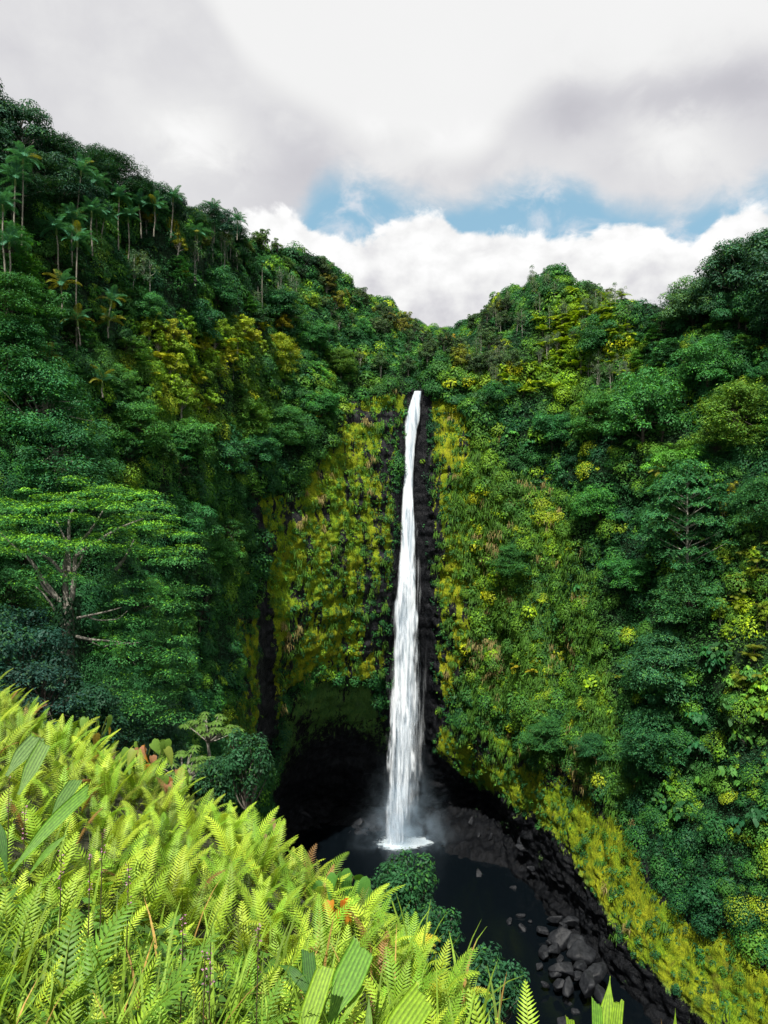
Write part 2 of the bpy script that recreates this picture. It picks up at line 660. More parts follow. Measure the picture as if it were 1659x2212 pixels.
ROCK_FALL = [(862, 838), (930, 845), (936, 1000), (938, 1300), (955, 1560), (930, 1650), (830, 1640), (832, 1350), (850, 1100), (864, 900)]
LEFT_MOSS = [(690, 1010), (745, 900), (800, 850), (868, 850), (870, 1000), (856, 1150), (838, 1440), (800, 1475), (700, 1455), (625, 1500), (595, 1640),
             (470, 1660), (480, 1400), (560, 1260), (540, 1060), (640, 1080)]
CAVE = [(575, 1720), (600, 1590), (640, 1500), (700, 1462), (800, 1480), (850, 1600), (960, 1640), (1100, 1760), (1200, 1900), (1160, 2300), (500, 2300)]
RIGHT_MOSS = [(925, 850), (1010, 900), (1030, 1100), (1010, 1300), (1000, 1480), (950, 1600), (925, 1400)]
MOSS_SLOPE = [(915, 1520), (1010, 1580), (1080, 1640), (1162, 1650), (1248, 1680), (1334, 1745), (1394, 1835), (1454, 1920), (1501, 1980), (1591, 2025), (1680, 2105),
              (1800, 2220), (1800, 2450), (1640, 2330), (1505, 2215), (1462, 2172), (1398, 2118), (1350, 2095), (1320, 2040), (1300, 1986), (1258, 1926), (1230, 1891), (1195, 1840),
              (1150, 1790), (1110, 1770), (1070, 1735), (1010, 1715), (955, 1665), (920, 1600)]
BANK = [(920, 1590), (955, 1645), (1010, 1695), (1075, 1712), (1120, 1745), (1165, 1770), (1205, 1815), (1245, 1870), (1275, 1910), (1315, 1970), (1340, 2030), (1368, 2085), (1405, 2100), (1470, 2155),
        (1520, 2205), (1660, 2330), (1500, 2450), (1000, 2450), (850, 1800)]
LOWER = [(905, 1500), (1040, 1580), (1250, 1680), (1400, 1850), (1480, 1980), (1800, 2200), (1800, 2500), (900, 2500), (850, 1800)]
GRASSY = [(960, 1080), (1040, 940), (1100, 1000), (1250, 1130), (1300, 1250), (1350, 1600), (1400, 1800), (1300, 1720), (1200, 1650), (1080, 1640), (990, 1560), (1010, 1300)]
GULLY = [(520, 1040), (556, 1040), (580, 1200), (592, 1400), (600, 1640), (560, 1640), (560, 1400), (545, 1200)]

sd = lambda P: poly_sd(WPX, WPY, P)
sdx = lambda P, k=.35: poly_sd(SPX + wob * k, SPY + wob2 * k, P)
strk0 = fbm(S0 * np.array([.6, .6, .09]), 4, 62)
k_fall = sm(sdx(ROCK_FALL) + strk0 * 26 - 4, -5, 7)
k_lm = sm(sd(LEFT_MOSS), -12, 14)
k_cave = sm(sdx(CAVE), -8, 12)
k_rm = sm(sd(RIGHT_MOSS), -8, 8)
k_ms = sm(sd(MOSS_SLOPE), -14, 14)
k_bank = sm(sdx(BANK, .5), -6, 10)
k_gr = sm(sd(GRASSY), -25, 25)
k_gul = sm(sdx(GULLY), -6, 6)
k_low = sm(sd(LOWER), -6, 8)
front = (TV[None, :] < 8.35)
bare = np.maximum.reduce([k_fall, k_lm, k_cave, k_rm, k_ms, k_bank, k_gul, k_low])
bare = np.where(TV[None, :] > 7.15, 0, bare)

# relief
rid = fbm(S0 * np.array([.055, .055, .02]), 4, 21)
lump = fbm(S0 * .11, 4, 33)
cols = fbm(S0 * np.array([.9, .9, .12]), 3, 41)
led = fbm(np.stack([S0[..., 0] * .05, S0[..., 1] * .05, S0[..., 2] * .35], -1), 4, 43)
blk = fbm(S0 * np.array([.35, .35, .5]), 4, 47)
amp_v = (1 - bare)
disp = amp_v * (rid * 6.5 + lump * 2.6) + bare * (rid * 1.2 + lump * 1.0 + cols * .34 + led * (1.2 - 1.0 * k_ms) + blk * .9)
disp += k_cave * (1 - k_bank) * (fbm(S0 * np.array([.25, .25, .6]), 4, 51) * 1.3)
disp += k_bank * (blk * 1.0)
disp += -k_gul * 1.0
disp *= sm(TV, 0.5, 2.0)[None, :]
disp *= np.where((SPX > 845) & (SPX < 925) & (TV[None, :] > 2.6), .45, 1.0)
S1 = S0 + N0 * disp[..., None]
N1 = grid_normals(S1)
if (N1 * N0).sum(-1).mean() < 0:
    N1 = -N1
SPX, SPY = project(S1)

# moss / soil cover
moss = np.zeros_like(bare)
streak = fbm(S0 * np.array([.55, .55, .10]), 4, 61)
patch = fbm(S0 * np.array([.22, .22, .13]), 4, 67)
moss = np.maximum(moss, k_lm * np.clip(.72 + patch * .5 + streak * .95 - .5 * sm(SPX, 770, 860) * sm(SPY, 900, 1050), 0, 1))
moss = np.maximum(moss, k_rm * np.clip(.62 + patch * .5 + streak * .95, 0, 1))
edge_ms = sm(np.minimum(poly_sd(SPX, SPY, MOSS_SLOPE), 70 + 0 * SPX), -12, 70)
moss = np.maximum(moss, k_ms * np.clip(.36 + .58 * edge_ms + patch * .6 - .20 * k_bank, 0, 1))
moss = np.maximum(moss, k_gr * .8)
moss *= (1 - k_fall * np.where(SPX < 905, .95, .85))
arch = 95 * ((SPX - 735) / 130.0) ** 2
cave_moss = k_cave * (1 - sm(SPX, 830, 860)) * (1 - sm(SPY - np.minimum(arch, 110) + 30 * patch, 1530, 1650)) * np.clip(.70 + patch * .5, 0, 1) * .85
moss = np.where(k_cave > .5, np.minimum(moss * (1 - k_cave) + cave_moss, 1), moss)
moss = moss * (1 - .9 * k_gul)
bank_moss = k_bank * (1 - k_ms) * np.clip(.16 + patch * .75, 0, 1) * sm(poly_sd(SPX, SPY, MOSS_SLOPE), -75, -5)
moss = np.maximum(moss, bank_moss)
dry = np.clip(.20 + patch * .8 + .10 * k_ms - .25 * k_gr + .28 * k_lm * sm(SPY, 1250, 1400) + .35 * k_rm, 0, 1)
veg = (1 - bare)
ledges = sm(np.abs(SPY - 900 + wob * .5), 20, 6) * sm(SPX, 740, 760) * (1 - sm(SPX, 855, 870))
moss *= 1 - .9 * ledges
soil = veg * (1 - .75 * k_gr)
wet = np.maximum.reduce([np.where(SPX > 850, .9, .45) * k_cave * sm(SPY, 1600, 1700), .85 * k_bank * (1 - k_ms * edge_ms), .55 * k_fall])
dry = dry * (1 - k_cave)
cavefade = k_cave[..., None]
wet = np.maximum(wet, .70 * k_cave * (1 - sm(SPY, 1640, 1700)) * (moss > .25))
COVER = np.stack([moss, soil, dry, 1 - wet], -1)

idx = np.arange(NU * NT_).reshape(NU, NT_)
F = np.stack([idx[:-1, :-1], idx[1:, :-1], idx[1:, 1:], idx[:-1, 1:]], -1).reshape(-1, 4)
me = mesh_np('gorge_terrain', S1.reshape(-1, 3), F, M_ROCK, COVER.reshape(-1, 4), True)
gorge = kind(link('gorge_terrain', me), 'structure', 'steep amphitheatre of mossy dark basalt and jungle slopes around the pool')

# flat lookups of the visible sheet
cell = np.linalg.norm(np.cross(np.gradient(S1, axis=0), np.gradient(S1, axis=1)), axis=-1)
fm = np.broadcast_to((TV[None, :] > 1.2) & (TV[None, :] < 9.2), (NU, NT_)).reshape(-1)
LP = S1.reshape(-1, 3)[fm]
LN = N1.reshape(-1, 3)[fm]
LX, LY = SPX.reshape(-1)[fm], SPY.reshape(-1)[fm]
LA = cell.reshape(-1)[fm]
LT = np.broadcast_to(TV[None, :], (NU, NT_)).reshape(-1)[fm]
LB = bare.reshape(-1)[fm]
LG = k_gr.reshape(-1)[fm]
LMS = k_ms.reshape(-1)[fm]
LM = np.maximum(k_lm, k_rm).reshape(-1)[fm]
LC = np.maximum.reduce([k_cave, k_bank, k_fall, k_gul]).reshape(-1)[fm]


def ground_at(px, py, rad=7):
    """nearest visible point of the slope in a surveyed direction"""
    for r in (rad, rad * 2, rad * 4, rad * 8):
        i = np.nonzero((np.abs(LX - px) < r) & (np.abs(LY - py) < r))[0]
        if len(i):
            return LP[i[np.argmin(LP[i, 1])]], LN[i[np.argmin(LP[i, 1])]]
    i = np.argmin((LX - px) ** 2 + (LY - py) ** 2)
    return LP[i], LN[i]


YEL = [(1255, 700, 45, 70, 1), (1320, 735, 40, 40, 1), (1110, 820, 70, 40, .8), (1215, 760, 60, 70, .9), (1225, 860, 40, 70, .7), (620, 660, 40, 40, .5),
       (490, 750, 90, 28, 1.0), (380, 790, 60, 60, .9), (500, 1180, 40, 80, .3), (1200, 1170, 50, 40, .8), (1060, 1150, 60, 120, .35),
       (1050, 1300, 60, 120, .4), (1310, 1450, 30, 150, .5), (1420, 980, 50, 60, .5), (1620, 1320, 50, 180, .55), (1640, 1540, 40, 60, .6),
       (730, 1100, 80, 150, .5), (1040, 1000, 30, 80, .5), (240, 800, 60, 60, .35), (450, 880, 120, 80, .6), (1000, 800, 60, 40, .35), (1150, 1320, 120, 150, .25),
       (60, 560, 60, 30, .3), (800, 830, 60, 15, .5), (1290, 1620, 60, 120, .3), (1490, 1700, 60, 80, .15), (1090, 1460, 60, 60, .4)]


def yellowness(px, py):
    v = 0
    for a, b, c, d, s in YEL:
        v = v + s * np.exp(-((px - a) / c) ** 2 - ((py - b) / d) ** 2)
    return np.clip(v, 0, 1.2)


C_TEAL = np.array([.017, .084, .036])
C_MID = np.array([.030, .135, .034])
C_BRIGHT = np.array([.080, .250, .030])  # brighter leaf green, chosen by random tone and yellowness
C_LIME = np.array([.210, .370, .018])
C_GOLD = np.array([.400, .400, .018])


def leaf_colour(y, r):
    """y: how yellow-green the stand is; r: random 0..1"""
    y = np.asarray(y)[..., None]
    r = np.asarray(r)[..., None]
    base = C_TEAL + (C_MID - C_TEAL) * np.clip(r * 1.6, 0, 1) + (C_BRIGHT - C_MID) * np.clip(r * 2.5 - 1.5, 0, 1)
    hi = C_BRIGHT + (C_LIME - C_BRIGHT) * np.clip(r * 1.5, 0, 1) + (C_GOLD - C_LIME) * np.clip(r * 4 - 3.3, 0, .8)
    return base + (hi - base) * np.clip(y, 0, 1)


# ------------------------------------------------------------------ stuff: shrubbery that carpets the slopes
def leaf_cloud(rng, C, Rr, up, n_each, L, W, colr, flat=.75, zmin=-.25):
    """leaves on mound shells. C (m,3) centres, Rr (m,), up (m,3)"""
    m = len(C)
    n_each = np.asarray(n_each, int)
    k = np.repeat(np.arange(m), n_each)
    n = len(k)
    d = rng.normal(size=(n, 3))
    d = norm(d)
    u = up[k]
    h = (d * u).sum(-1, keepdims=True)
    d = np.where(h < zmin, d - 2 * h * u, d)
    h = (d * u).sum(-1, keepdims=True)
    d = norm(d)
    rr = Rr[k][:, None] * (0.62 + .42 * rng.random((n, 1)) ** .6)
    fl = flat if np.isscalar(flat) else flat[k][:, None]
    P = C[k] + (d - u * h * (1 - fl)) * rr
    N = norm(d * .95 + np.array([0, 0, .45]) + rng.normal(size=(n, 3)) * .24)
    D = norm(d + rng.normal(size=(n, 3)) * .5 - np.array([0, 0, .25]))
    Ls = (L if np.isscalar(L) else L[k]) * (.7 + .6 * rng.random(n))
    V, Fq = leaves(P, N, D, Ls, Ls * W)
    c = colr[k] * (.80 + .4 * rng.random((n, 1)))
    tipped = np.clip(rng.normal(size=m) * .16 + .14, 0, .6)
    lime_leaf = rng.random(n) < tipped[k]
    c[lime_leaf] = c[lime_leaf] * np.array([1.95, 1.7, .75])
    return V, Fq, np.repeat(c, 4, 0)


rng = np.random.default_rng(4)


def scatter_mounds(name, count, rmin, rmax, wmask, seed, leafscale, per, label):
    rng = np.random.default_rng(seed)
    facing = (LN * (np.array([0, 0, CZ]) - LP)).sum(-1) / np.linalg.norm(LP - np.array([0, 0, CZ]), axis=-1)
    inframe = (LX > -160) & (LX < 1820) & (LY > -50) & (LY < 2300) & ~((LX < 560) & (LY > 1760)) & (LT < 8.3) & (facing > -.1)
    w = LA * wmask * inframe
    w = w / w.sum()
    i = rng.choice(len(w), count, p=w)
    C = LP[i]
    up = norm(LN[i] * .8 + np.array([0, 0, .6]))
    Rr = rmin + (rmax - rmin) * rng.random(count) ** 2.6
    flat = .35 + .75 * rng.random(count)
    lf = np.exp(rng.normal(size=count) * .28)
    C = C + rng.normal(size=C.shape) * .3
    yy = yellowness(LX[i], LY[i]) + .10 * LG[i]
    cl = fbm(C * .07, 3, 77) * .8 + .08 + rng.normal(size=count) * .34
    right = sm(LX[i], 600, 900)
    base_y = np.clip(yy * (.6 + .8 * rng.random(count)) + np.maximum(cl - .25, 0) * .8 * (.5 + .5 * right), 0, 1)
    col = leaf_colour(base_y, np.clip(.45 + cl * .7, 0, 1))
    far = LP[i][:, 1]
    L = leafscale * np.clip(far / 200, .45, 1.35) * lf
    n_each = np.clip(per * (Rr / L) ** 2, 10, 700).astype(int)
    V, Fq, c = leaf_cloud(rng, C, Rr, up, n_each, L, .52, col, flat=flat)
    me = mesh_np(name, V, Fq, M_LEAF, c)
    return kind(link(name, me), 'stuff', label)


scatter_mounds('shrubbery', 10500, .7, 3.4, np.clip((1 - LB) - .15 * LG, 0, 1) * np.clip(.72 + 1.3 * fbm(LP * .06 + 3, 3, 15), .30, 1.4), 11, .56, 13, 'dense green shrubbery carpeting the jungle slopes of the gorge')
def scatter_cover():
    rng = np.random.default_rng(31)
    facing = (LN * (np.array([0, 0, CZ]) - LP)).sum(-1)
    w = LA * (1 - LB) * ((LX > -160) & (LX < 1820) & (LT < 8.3) & (facing > 0) & (LY < 2300))
    w = w / w.sum()
    m = 62000
    i = rng.choice(len(w), m, p=w)
    per = 8
    k = np.repeat(np.arange(m), per)
    n = len(k)
    P = LP[i][k] + LN[i][k] * (.1 + .5 * rng.random((n, 1))) + rng.normal(size=(n, 3)) * .40
    N = norm(LN[i][k] * .6 + np.array([0, 0, .7]) + rng.normal(size=(n, 3)) * .4)
    L = (.56 * np.clip(LP[i][:, 1] / 200, .4, 1.2))[k] * (.7 + .7 * rng.random(n))
    V, Fq = leaves(P, N, rng.normal(size=(n, 3)), L, L * .5)
    yy = yellowness(LX[i], LY[i])
    cl = fbm(LP[i] * .1 + 31, 3, 78)
    c = (leaf_colour(np.clip(yy * .8, 0, 1), np.clip(.35 + cl, 0, 1)) * .8)[k] * (.6 + .7 * rng.random((n, 1)))
    me = mesh_np('ground_cover_leaves', V, Fq, M_LEAF, np.repeat(c, 4, 0))
    kind(link('ground_cover_leaves', me), 'stuff', 'low leafy ground cover and vines between the trees')


scatter_cover()
scatter_mounds('cliff_undergrowth', 4600, .30, 1.35, LB * (1 - LC) * np.clip(LM * .34 + LMS * .26, 0, 1) + .30 * LG, 12, .40, 9,
               'small ferns and weeds growing on the mossy cliff ledges')


def scatter_grass():
    rng = np.random.default_rng(21)
    w = LA * np.clip(LG * .9 + LM * .10 + LMS * .03, 0, 1) * (1 - LC) * ((LX > 400) & (LX < 1700))
    w = w / w.sum()
    nt = 1500
    i = rng.choice(len(w), nt, p=w)
    per = 34
    k = np.repeat(np.arange(nt), per)
    n = len(k)
    P0 = LP[i][k] + rng.normal(size=(n, 3)) * .45
    out = norm(LN[i][k] + rng.normal(size=(n, 3)) * .5 + np.array([0, 0, .4]))
    L = (.8 + 1.3 * rng.random(n))[:, None]
    mid = P0 + out * L * .45
    tip = mid + norm(out * .35 + np.array([0, 0, -1.0])) * L * .75
    side = norm(np.cross(out, np.array([0, 0, 1.0]))) * .075
    V = np.stack([P0 - side, P0 + side, mid + side, mid - side, tip + side * .2, tip - side * .2], 1).reshape(-1, 3)
    b = np.arange(n)[:, None] * 6
    Fq = np.concatenate([b + np.array([0, 1, 2, 3]), b + np.array([3, 2, 4, 5])])
    tan = fbm(LP[i] * .09 + 7, 3, 91) + .25 * rng.normal(size=nt) > .42
    c = np.where(tan[:, None], np.array([.24, .20, .075]), np.array([.065, .165, .02]))[k]
    c = c * (.6 + .7 * rng.random((n, 1)))
    me = mesh_np('cliff_grass', V, Fq, M_LEAF, np.repeat(c, 6, 0))
    kind(link('cliff_grass', me), 'stuff', 'long drooping green and straw coloured grass hanging on the cliff')


scatter_grass()

# ------------------------------------------------------------------ water
def water_mat():
    m, g, out = new_mat('dark_pool_water')
    pos = g.n('ShaderNodeNewGeometry').outputs['Position']
    mp = g.n('ShaderNodeMapping')
    g.put(mp.inputs[0], pos)
    mp.inputs['Scale'].default_value = (.6, 1.0, 1)
    nz = g.noise(mp.outputs[0], 1.1, 5, .6)
    at = g.n('ShaderNodeAttribute', attribute_name='col')
    p = g.n('ShaderNodeBsdfPrincipled')
    sp = g.n('ShaderNodeSeparateColor')
    g.put(sp.inputs[0], at.outputs['Color'])
    n2 = g.noise(pos, .9, 7, .68, .6)
    foam = g.sstep(g.m('ADD', sp.outputs[0], g.m('MULTIPLY', g.m('SUBTRACT', n2, .5), 1.1)), .45, .80)
    g.put(p.inputs['Base Color'], g.mix(foam, (.002, .0035, .005), (.55, .62, .66)))
    g.put(p.inputs['Roughness'], g.m('ADD', .10, g.m('MULTIPLY', foam, .6)))
    p.inputs['IOR'].default_value = 1.33
    b = g.n('ShaderNodeBump')
    b.inputs['Strength'].default_value = .10
    b.inputs['Distance'].default_value = .25
    g.put(b.inputs['Height'], nz)
    g.put(p.inputs['Normal'], b.outputs[0])
    g.put(out.inputs[0], p.outputs[0])
    return m


FALL_X0 = float(unproject(862, 1820, 229)[0])
FALL_Y0 = 229.0


def build_water():
    xs = np.arange(-60, 95, 1.0)
    ys = np.arange(100, 262, 1.0)
    X, Yg = np.meshgrid(xs, ys, indexing='ij')
    V = np.stack([X, Yg, 0 * X], -1)
    d = np.sqrt(((X - FALL_X0) / 1.25) ** 2 + (Yg - FALL_Y0) ** 2)
    d2 = np.sqrt(((X - FALL_X0 - 7.5) / 1.3) ** 2 + (Yg - FALL_Y0 - 1.5) ** 2)
    foam = .62 * np.exp(-(d2 / 3.0) ** 2) + .95 * np.exp(-(d / 3.9) ** 2) + .42 * np.exp(-(d / 11) ** 2)
    i = np.arange(X.size).reshape(X.shape)
    Fq = np.stack([i[:-1, :-1], i[1:, :-1], i[1:, 1:], i[:-1, 1:]], -1).reshape(-1, 4)
    me = mesh_np('pool_water', V.reshape(-1, 3), Fq, water_mat(), np.repeat(foam.reshape(-1, 1), 3, 1), True)
    kind(link('pool_water', me), 'structure', 'black plunge pool and stream below the waterfall')


build_water()


def fall_mat(name, dens, sx, sz, lo, hi):
    m, g, out = new_mat(name)
    pos = g.n('ShaderNodeNewGeometry').outputs['Position']
    at = g.n('ShaderNodeAttribute', attribute_name='col')
    sp = g.n('ShaderNodeSeparateColor')
    g.put(sp.inputs[0], at.outputs['Color'])
    mp = g.n('ShaderNodeMapping')
    g.put(mp.inputs[0], pos)
    mp.inputs['Scale'].default_value = (sx, sx * .6, sz)
    n1 = g.noise(mp.outputs[0], 1.0, 6, .62, .5)
    mp2 = g.n('ShaderNodeMapping')
    g.put(mp2.inputs[0], pos)
    mp2.inputs['Scale'].default_value = (sx * 3.1, sx * 1.5, sz * 2.2)
    n2 = g.noise(mp2.outputs[0], 1.0, 5, .6, .3)
    nn = g.m('ADD', g.m('MULTIPLY', n1, .68), g.m('MULTIPLY', n2, .32))
    # R: opacity bias, G: edge fade
    a = g.m('ADD', sp.outputs[0], g.m('MULTIPLY', g.m('SUBTRACT', nn, .5), 2.3))
    a = g.sstep(a, lo, hi)
    a = g.m('MULTIPLY', a, sp.outputs[1])
    a = g.m('MULTIPLY', a, dens, clamp=True)
    c = g.mix(g.sstep(nn, .38, .58), (.40, .50, .60), (.87, .92, .97))
    df = g.n('ShaderNodeBsdfDiffuse')
    g.put(df.inputs[0], c)
    b = g.n('ShaderNodeBump')
    b.inputs['Strength'].default_value = .8
    b.inputs['Distance'].default_value = .5
    g.put(b.inputs['Height'], nn)
    up = g.vmath('NORMALIZE', g.vmath('ADD', b.outputs[0], (0.0, -0.30, 0.35)))
    g.put(df.inputs['Normal'], up)
    tl = g.n('ShaderNodeBsdfTranslucent')
    g.put(tl.inputs[0], c)
    m1 = g.n('ShaderNodeMixShader')
    m1.inputs[0].default_value = .35
    g.put(m1.inputs[1], df.outputs[0])
    g.put(m1.inputs[2], tl.outputs[0])
    tr = g.n('ShaderNodeBsdfTransparent')
    mx = g.n('ShaderNodeMixShader')
    g.put(mx.inputs[0], a)
    g.put(mx.inputs[1], tr.outputs[0])
    g.put(mx.inputs[2], m1.outputs[0])
    g.put(out.inputs[0], mx.outputs[0])
    return m


FALL = [(845, 903, 8), (860, 900, 11), (880, 895, 15), (900, 891, 18), (930, 887, 16), (960, 886, 13.5), (1000, 884, 12.5), (1050, 882, 13), (1100, 881, 15.5), (1150, 881, 18),
        (1200, 880, 22), (1250, 878, 25), (1300, 877, 27), (1350, 876, 29), (1400, 876, 31), (1450, 875, 32), (1500, 874, 33), (1550, 873, 34), (1600, 871, 34),
        (1650, 868, 35), (1700, 865, 34), (1740, 860, 31), (1780, 855, 25), (1822, 853, 24)]


def fall_sheet(wmul, xoff, yoff, bulge, seed, zt=None, nx=36, edge_pow=2.0, bias=.8, bias_low=.65, ragged=.14):
    py = np.linspace(FALL[0][0], FALL[-1][0], 300) if zt is None else np.linspace(zt[0], zt[1], 220)
    F_ = np.array(FALL, float)
    cx = np.interp(py, F_[:, 0], F_[:, 1])
    hw = np.interp(py, F_[:, 0], F_[:, 2])
    t = (py - FALL[0][0]) / (FALL[-1][0] - FALL[0][0])
    Yc = 232.2 - 3.2 * np.minimum(t * 2.2, 1) ** .7 + yoff
    u = np.linspace(-1, 1, nx)
    s = FPX / Yc
    X0 = (cx - CX) / s
    HW = hw / s * wmul
    Z = CZ - (py - CY) / s
    z3 = np.stack([0 * Z + seed, 0 * Z, Z * .16], -1)
    X = X0[:, None] + xoff * HW[:, None] + u[None] * HW[:, None] * (1 + .18 * fbm(z3, 3, seed))[:, None]
    Yg = Yc[:, None] - bulge * np.sqrt(np.maximum(1 - u[None] ** 2, 0)) * np.minimum(HW[:, None], 3)
    P = np.stack([X, Yg + 0 * X, Z[:, None] + 0 * X], -1)
    q = np.stack([P[..., 0] * .9, P[..., 1] * 0 + seed, P[..., 2] * .13], -1)
    P[..., 1] += fbm(q, 3, seed + 3) * .7 * np.minimum(1, t * 6)[:, None]
    bi = (bias + (bias_low - bias) * sm(t, .15, .8))[:, None] + 0 * u[None]
    ed = 1 - np.abs(u[None]) ** edge_pow + ragged * fbm(q * np.array([1, 1, 1.6]), 3, seed + 8)
    ed = np.clip(sm(ed, 0, .55), 0, 1)
    bi = bi - .25 * (1 - ed)
    C = np.stack([bi, ed, ed * 0], -1)
    C[0, :, 1] = 1
    n, m_ = X.shape
    i = np.arange(n * m_).reshape(n, m_)
    Fq = np.stack([i[:-1, :-1], i[1:, :-1], i[1:, 1:], i[:-1, 1:]], -1).reshape(-1, 4)
    return P.reshape(-1, 3), Fq, C.reshape(-1, 3)


def build_fall():
    e = link('waterfall', None, loc=(FALL_X0, FALL_Y0, 0))
    tag(e, 'tall white waterfall dropping in one leap off the basalt cliff into the pool', 'waterfall')
    m1 = fall_mat('falling_water', 1.0, .50, .055, .15, .80)
    m2 = fall_mat('falling_spray', .55, .45, .045, .30, 1.0)
    off = Matrix.Translation((-FALL_X0, -FALL_Y0, 0))

    def part(name, mat, *a, **k):
        V, Fq, C = fall_sheet(*a, **k)
        me = mesh_np(name, V, Fq, mat, C, True)
        o = link(name, me, e)
        o.matrix_parent_inverse = Matrix()
        o.location = (-FALL_X0, -FALL_Y0, 0)
        return o
    part('main_stream', m1, .92, 0, 0, .5, 3, bias=.80, bias_low=.48, edge_pow=1.8, ragged=.4)
    part('inner_stream', m1, .70, -.10, .8, .3, 14, bias=.82, bias_low=.68, ragged=.3)
    part('side_stream', m1, .22, .95, .6, .4, 25, zt=(1040, 1620), bias=.50, bias_low=.56, nx=14)
    part('side_stream', m1, .16, -1.0, .7, .4, 28, zt=(880, 1150), bias=.40, bias_low=.25, nx=12)
    part('side_stream', m1, .12, 1.30, 1.1, .4, 31, zt=(1180, 1560), bias=.28, bias_low=.35, nx=10)
    part('spray_veil', m2, 1.45, .12, .4, .5, 37, zt=(1120, 1815), bias=.30, bias_low=.56, edge_pow=1.2)


build_fall()


def build_trickle():
    pts = [(1050, 525), (1100, 540), (1180, 562), (1260, 570), (1350, 577), (1450, 586), (1540, 592)]
    P = np.array([ground_at(x, y)[0] for y, x in pts])
    t = np.linspace(0, 1, len(pts))
    tt = np.linspace(0, 1, 90)
    C = hermite(tt, t, P)
    C[:, 1] -= 1.1
    w = .55 + .25 * fbm(np.stack([tt * 12, tt * 0, tt * 0], -1), 3, 5)
    u = np.linspace(-1, 1, 8)
    X = C[:, None, 0] + u[None] * w[:, None] + .35 * fbm(np.stack([tt * 20, tt * 0 + 3, tt * 0], -1), 3, 6)[:, None]
    V = np.stack([X, C[:, None, 1] + 0 * X + .3 * u[None] ** 2, C[:, None, 2] + 0 * X], -1)
    i = np.arange(X.size).reshape(X.shape)
    Fq = np.stack([i[:-1, :-1], i[1:, :-1], i[1:, 1:], i[:-1, 1:]], -1).reshape(-1, 4)
    ed = sm(1 - np.abs(u), 0, .8)[None] + 0 * X
    Cc = np.stack([.22 + 0 * X, ed * .45, 0 * X], -1)
    me = mesh_np('trickle_waterfall', V.reshape(-1, 3), Fq, fall_mat('thin_water', .75, 2.2, .35, .3, .8), Cc.reshape(-1, 3), True)
    o = link('trickle_waterfall', me)
    tag(o, 'thin faint trickle of water down the dark gully in the mossy cliff', 'waterfall')


build_trickle()


def build_mist():
    # low bank of spray over the pool, made of real volume
    V, Fq = [], []
    n, k = 24, 10
    prof = [(z, 12.5 * (1 - z / 58)) for z in (.3, 2, 5, 9, 14, 20, 27, 35, 44)]
    ring = []
    for z, r in prof:
        a = np.linspace(0, 2 * np.pi, n, endpoint=False)
        ring.append(np.stack([FALL_X0 + 1.2 + r * 1.9 * np.cos(a), FALL_Y0 - 2.0 + r * 1.0 * np.sin(a), z + 0 * a], -1))
    V = np.concatenate(ring)
    m_ = len(prof)
    i = np.arange(m_ - 1)[:, None] * n
    j = np.arange(n)[None]
    kx = (j + 1) % n
    Fq = np.stack([i + j, i + kx, i + n + kx, i + n + j], -1).reshape(-1, 4)
    b = Bag()
    b.add(V, Fq)
    for base in (0, (m_ - 1) * n):
        c = V[base:base + n].mean(0)
        tri = np.stack([np.arange(n), (np.arange(n) + 1) % n, np.full(n, n)], -1)
        tri = tri if base else tri[:, ::-1]
        b.add(np.concatenate([V[base:base + n], c[None]]), tri)
    V, Fq, _ = b.arrays()
    m, g, out = new_mat('spray_mist')
    pos = g.n('ShaderNodeNewGeometry').outputs['Position']
    nz = g.noise(pos, .22, 4, .6, .6)
    sep = g.n('ShaderNodeSeparateXYZ')
    g.put(sep.inputs[0], pos)
    fall = g.m('EXPONENT', g.m('MULTIPLY', sep.outputs[2], -.085))
    shr = g.m('SUBTRACT', 1.0, g.m('MULTIPLY', sep.outputs[2], 1 / 58))
    x = g.m('DIVIDE', g.m('SUBTRACT', sep.outputs[0], FALL_X0 + 1.6), g.m('MULTIPLY', shr, 10.0))
    y = g.m('DIVIDE', g.m('SUBTRACT', sep.outputs[1], FALL_Y0 - 2), g.m('MULTIPLY', shr, 5.5))
    rr = g.m('EXPONENT', g.m('MULTIPLY', g.m('ADD', g.m('MULTIPLY', x, x), g.m('MULTIPLY', y, y)), -1.3))
    d = g.m('MULTIPLY', g.m('MULTIPLY', fall, rr), g.sstep(nz, .36, .75))
    d = g.m('MULTIPLY', d, .34)
    vol = g.n('ShaderNodeVolumePrincipled')
    vol.inputs['Color'].default_value = (.60, .78, .95, 1)
    g.put(vol.inputs['Density'], d)
    vol.inputs['Anisotropy'].default_value = 0
    g.put(out.inputs['Volume'], vol.outputs[0])
    me = bpy.data.meshes.new('spray_mist')
    me.from_pydata([tuple(v) for v in V], [], [tuple(dict.fromkeys(f)) for f in Fq.tolist()])
    me.materials.append(m)
    m.cycles.volume_step_rate = 1.0
    kind(link('spray_mist', me), 'stuff', 'pale spray drifting at the foot of the waterfall')


build_mist()

# ------------------------------------------------------------------ tree kinds (meshes shared by the copies)
def blob_crown(rng, blobs, L, W=.5, per=9.0, zmin=-.35, flat=.8):
    C = np.array([b[0] for b in blobs], float)
    Rr = np.array([b[1] for b in blobs], float)
    tone = np.array([b[2] for b in blobs], float)
    up = np.tile(np.array([0, 0, 1.0]), (len(C), 1))
    n_each = np.clip(per * (Rr / L) ** 2, 8, 2000).astype(int)
    col = np.stack([tone * 1.0, tone, tone * .95], -1)
    V, Fq, c = leaf_cloud(rng, C, Rr, up, n_each, L, W, col, flat=flat, zmin=zmin)
    return V, Fq, c


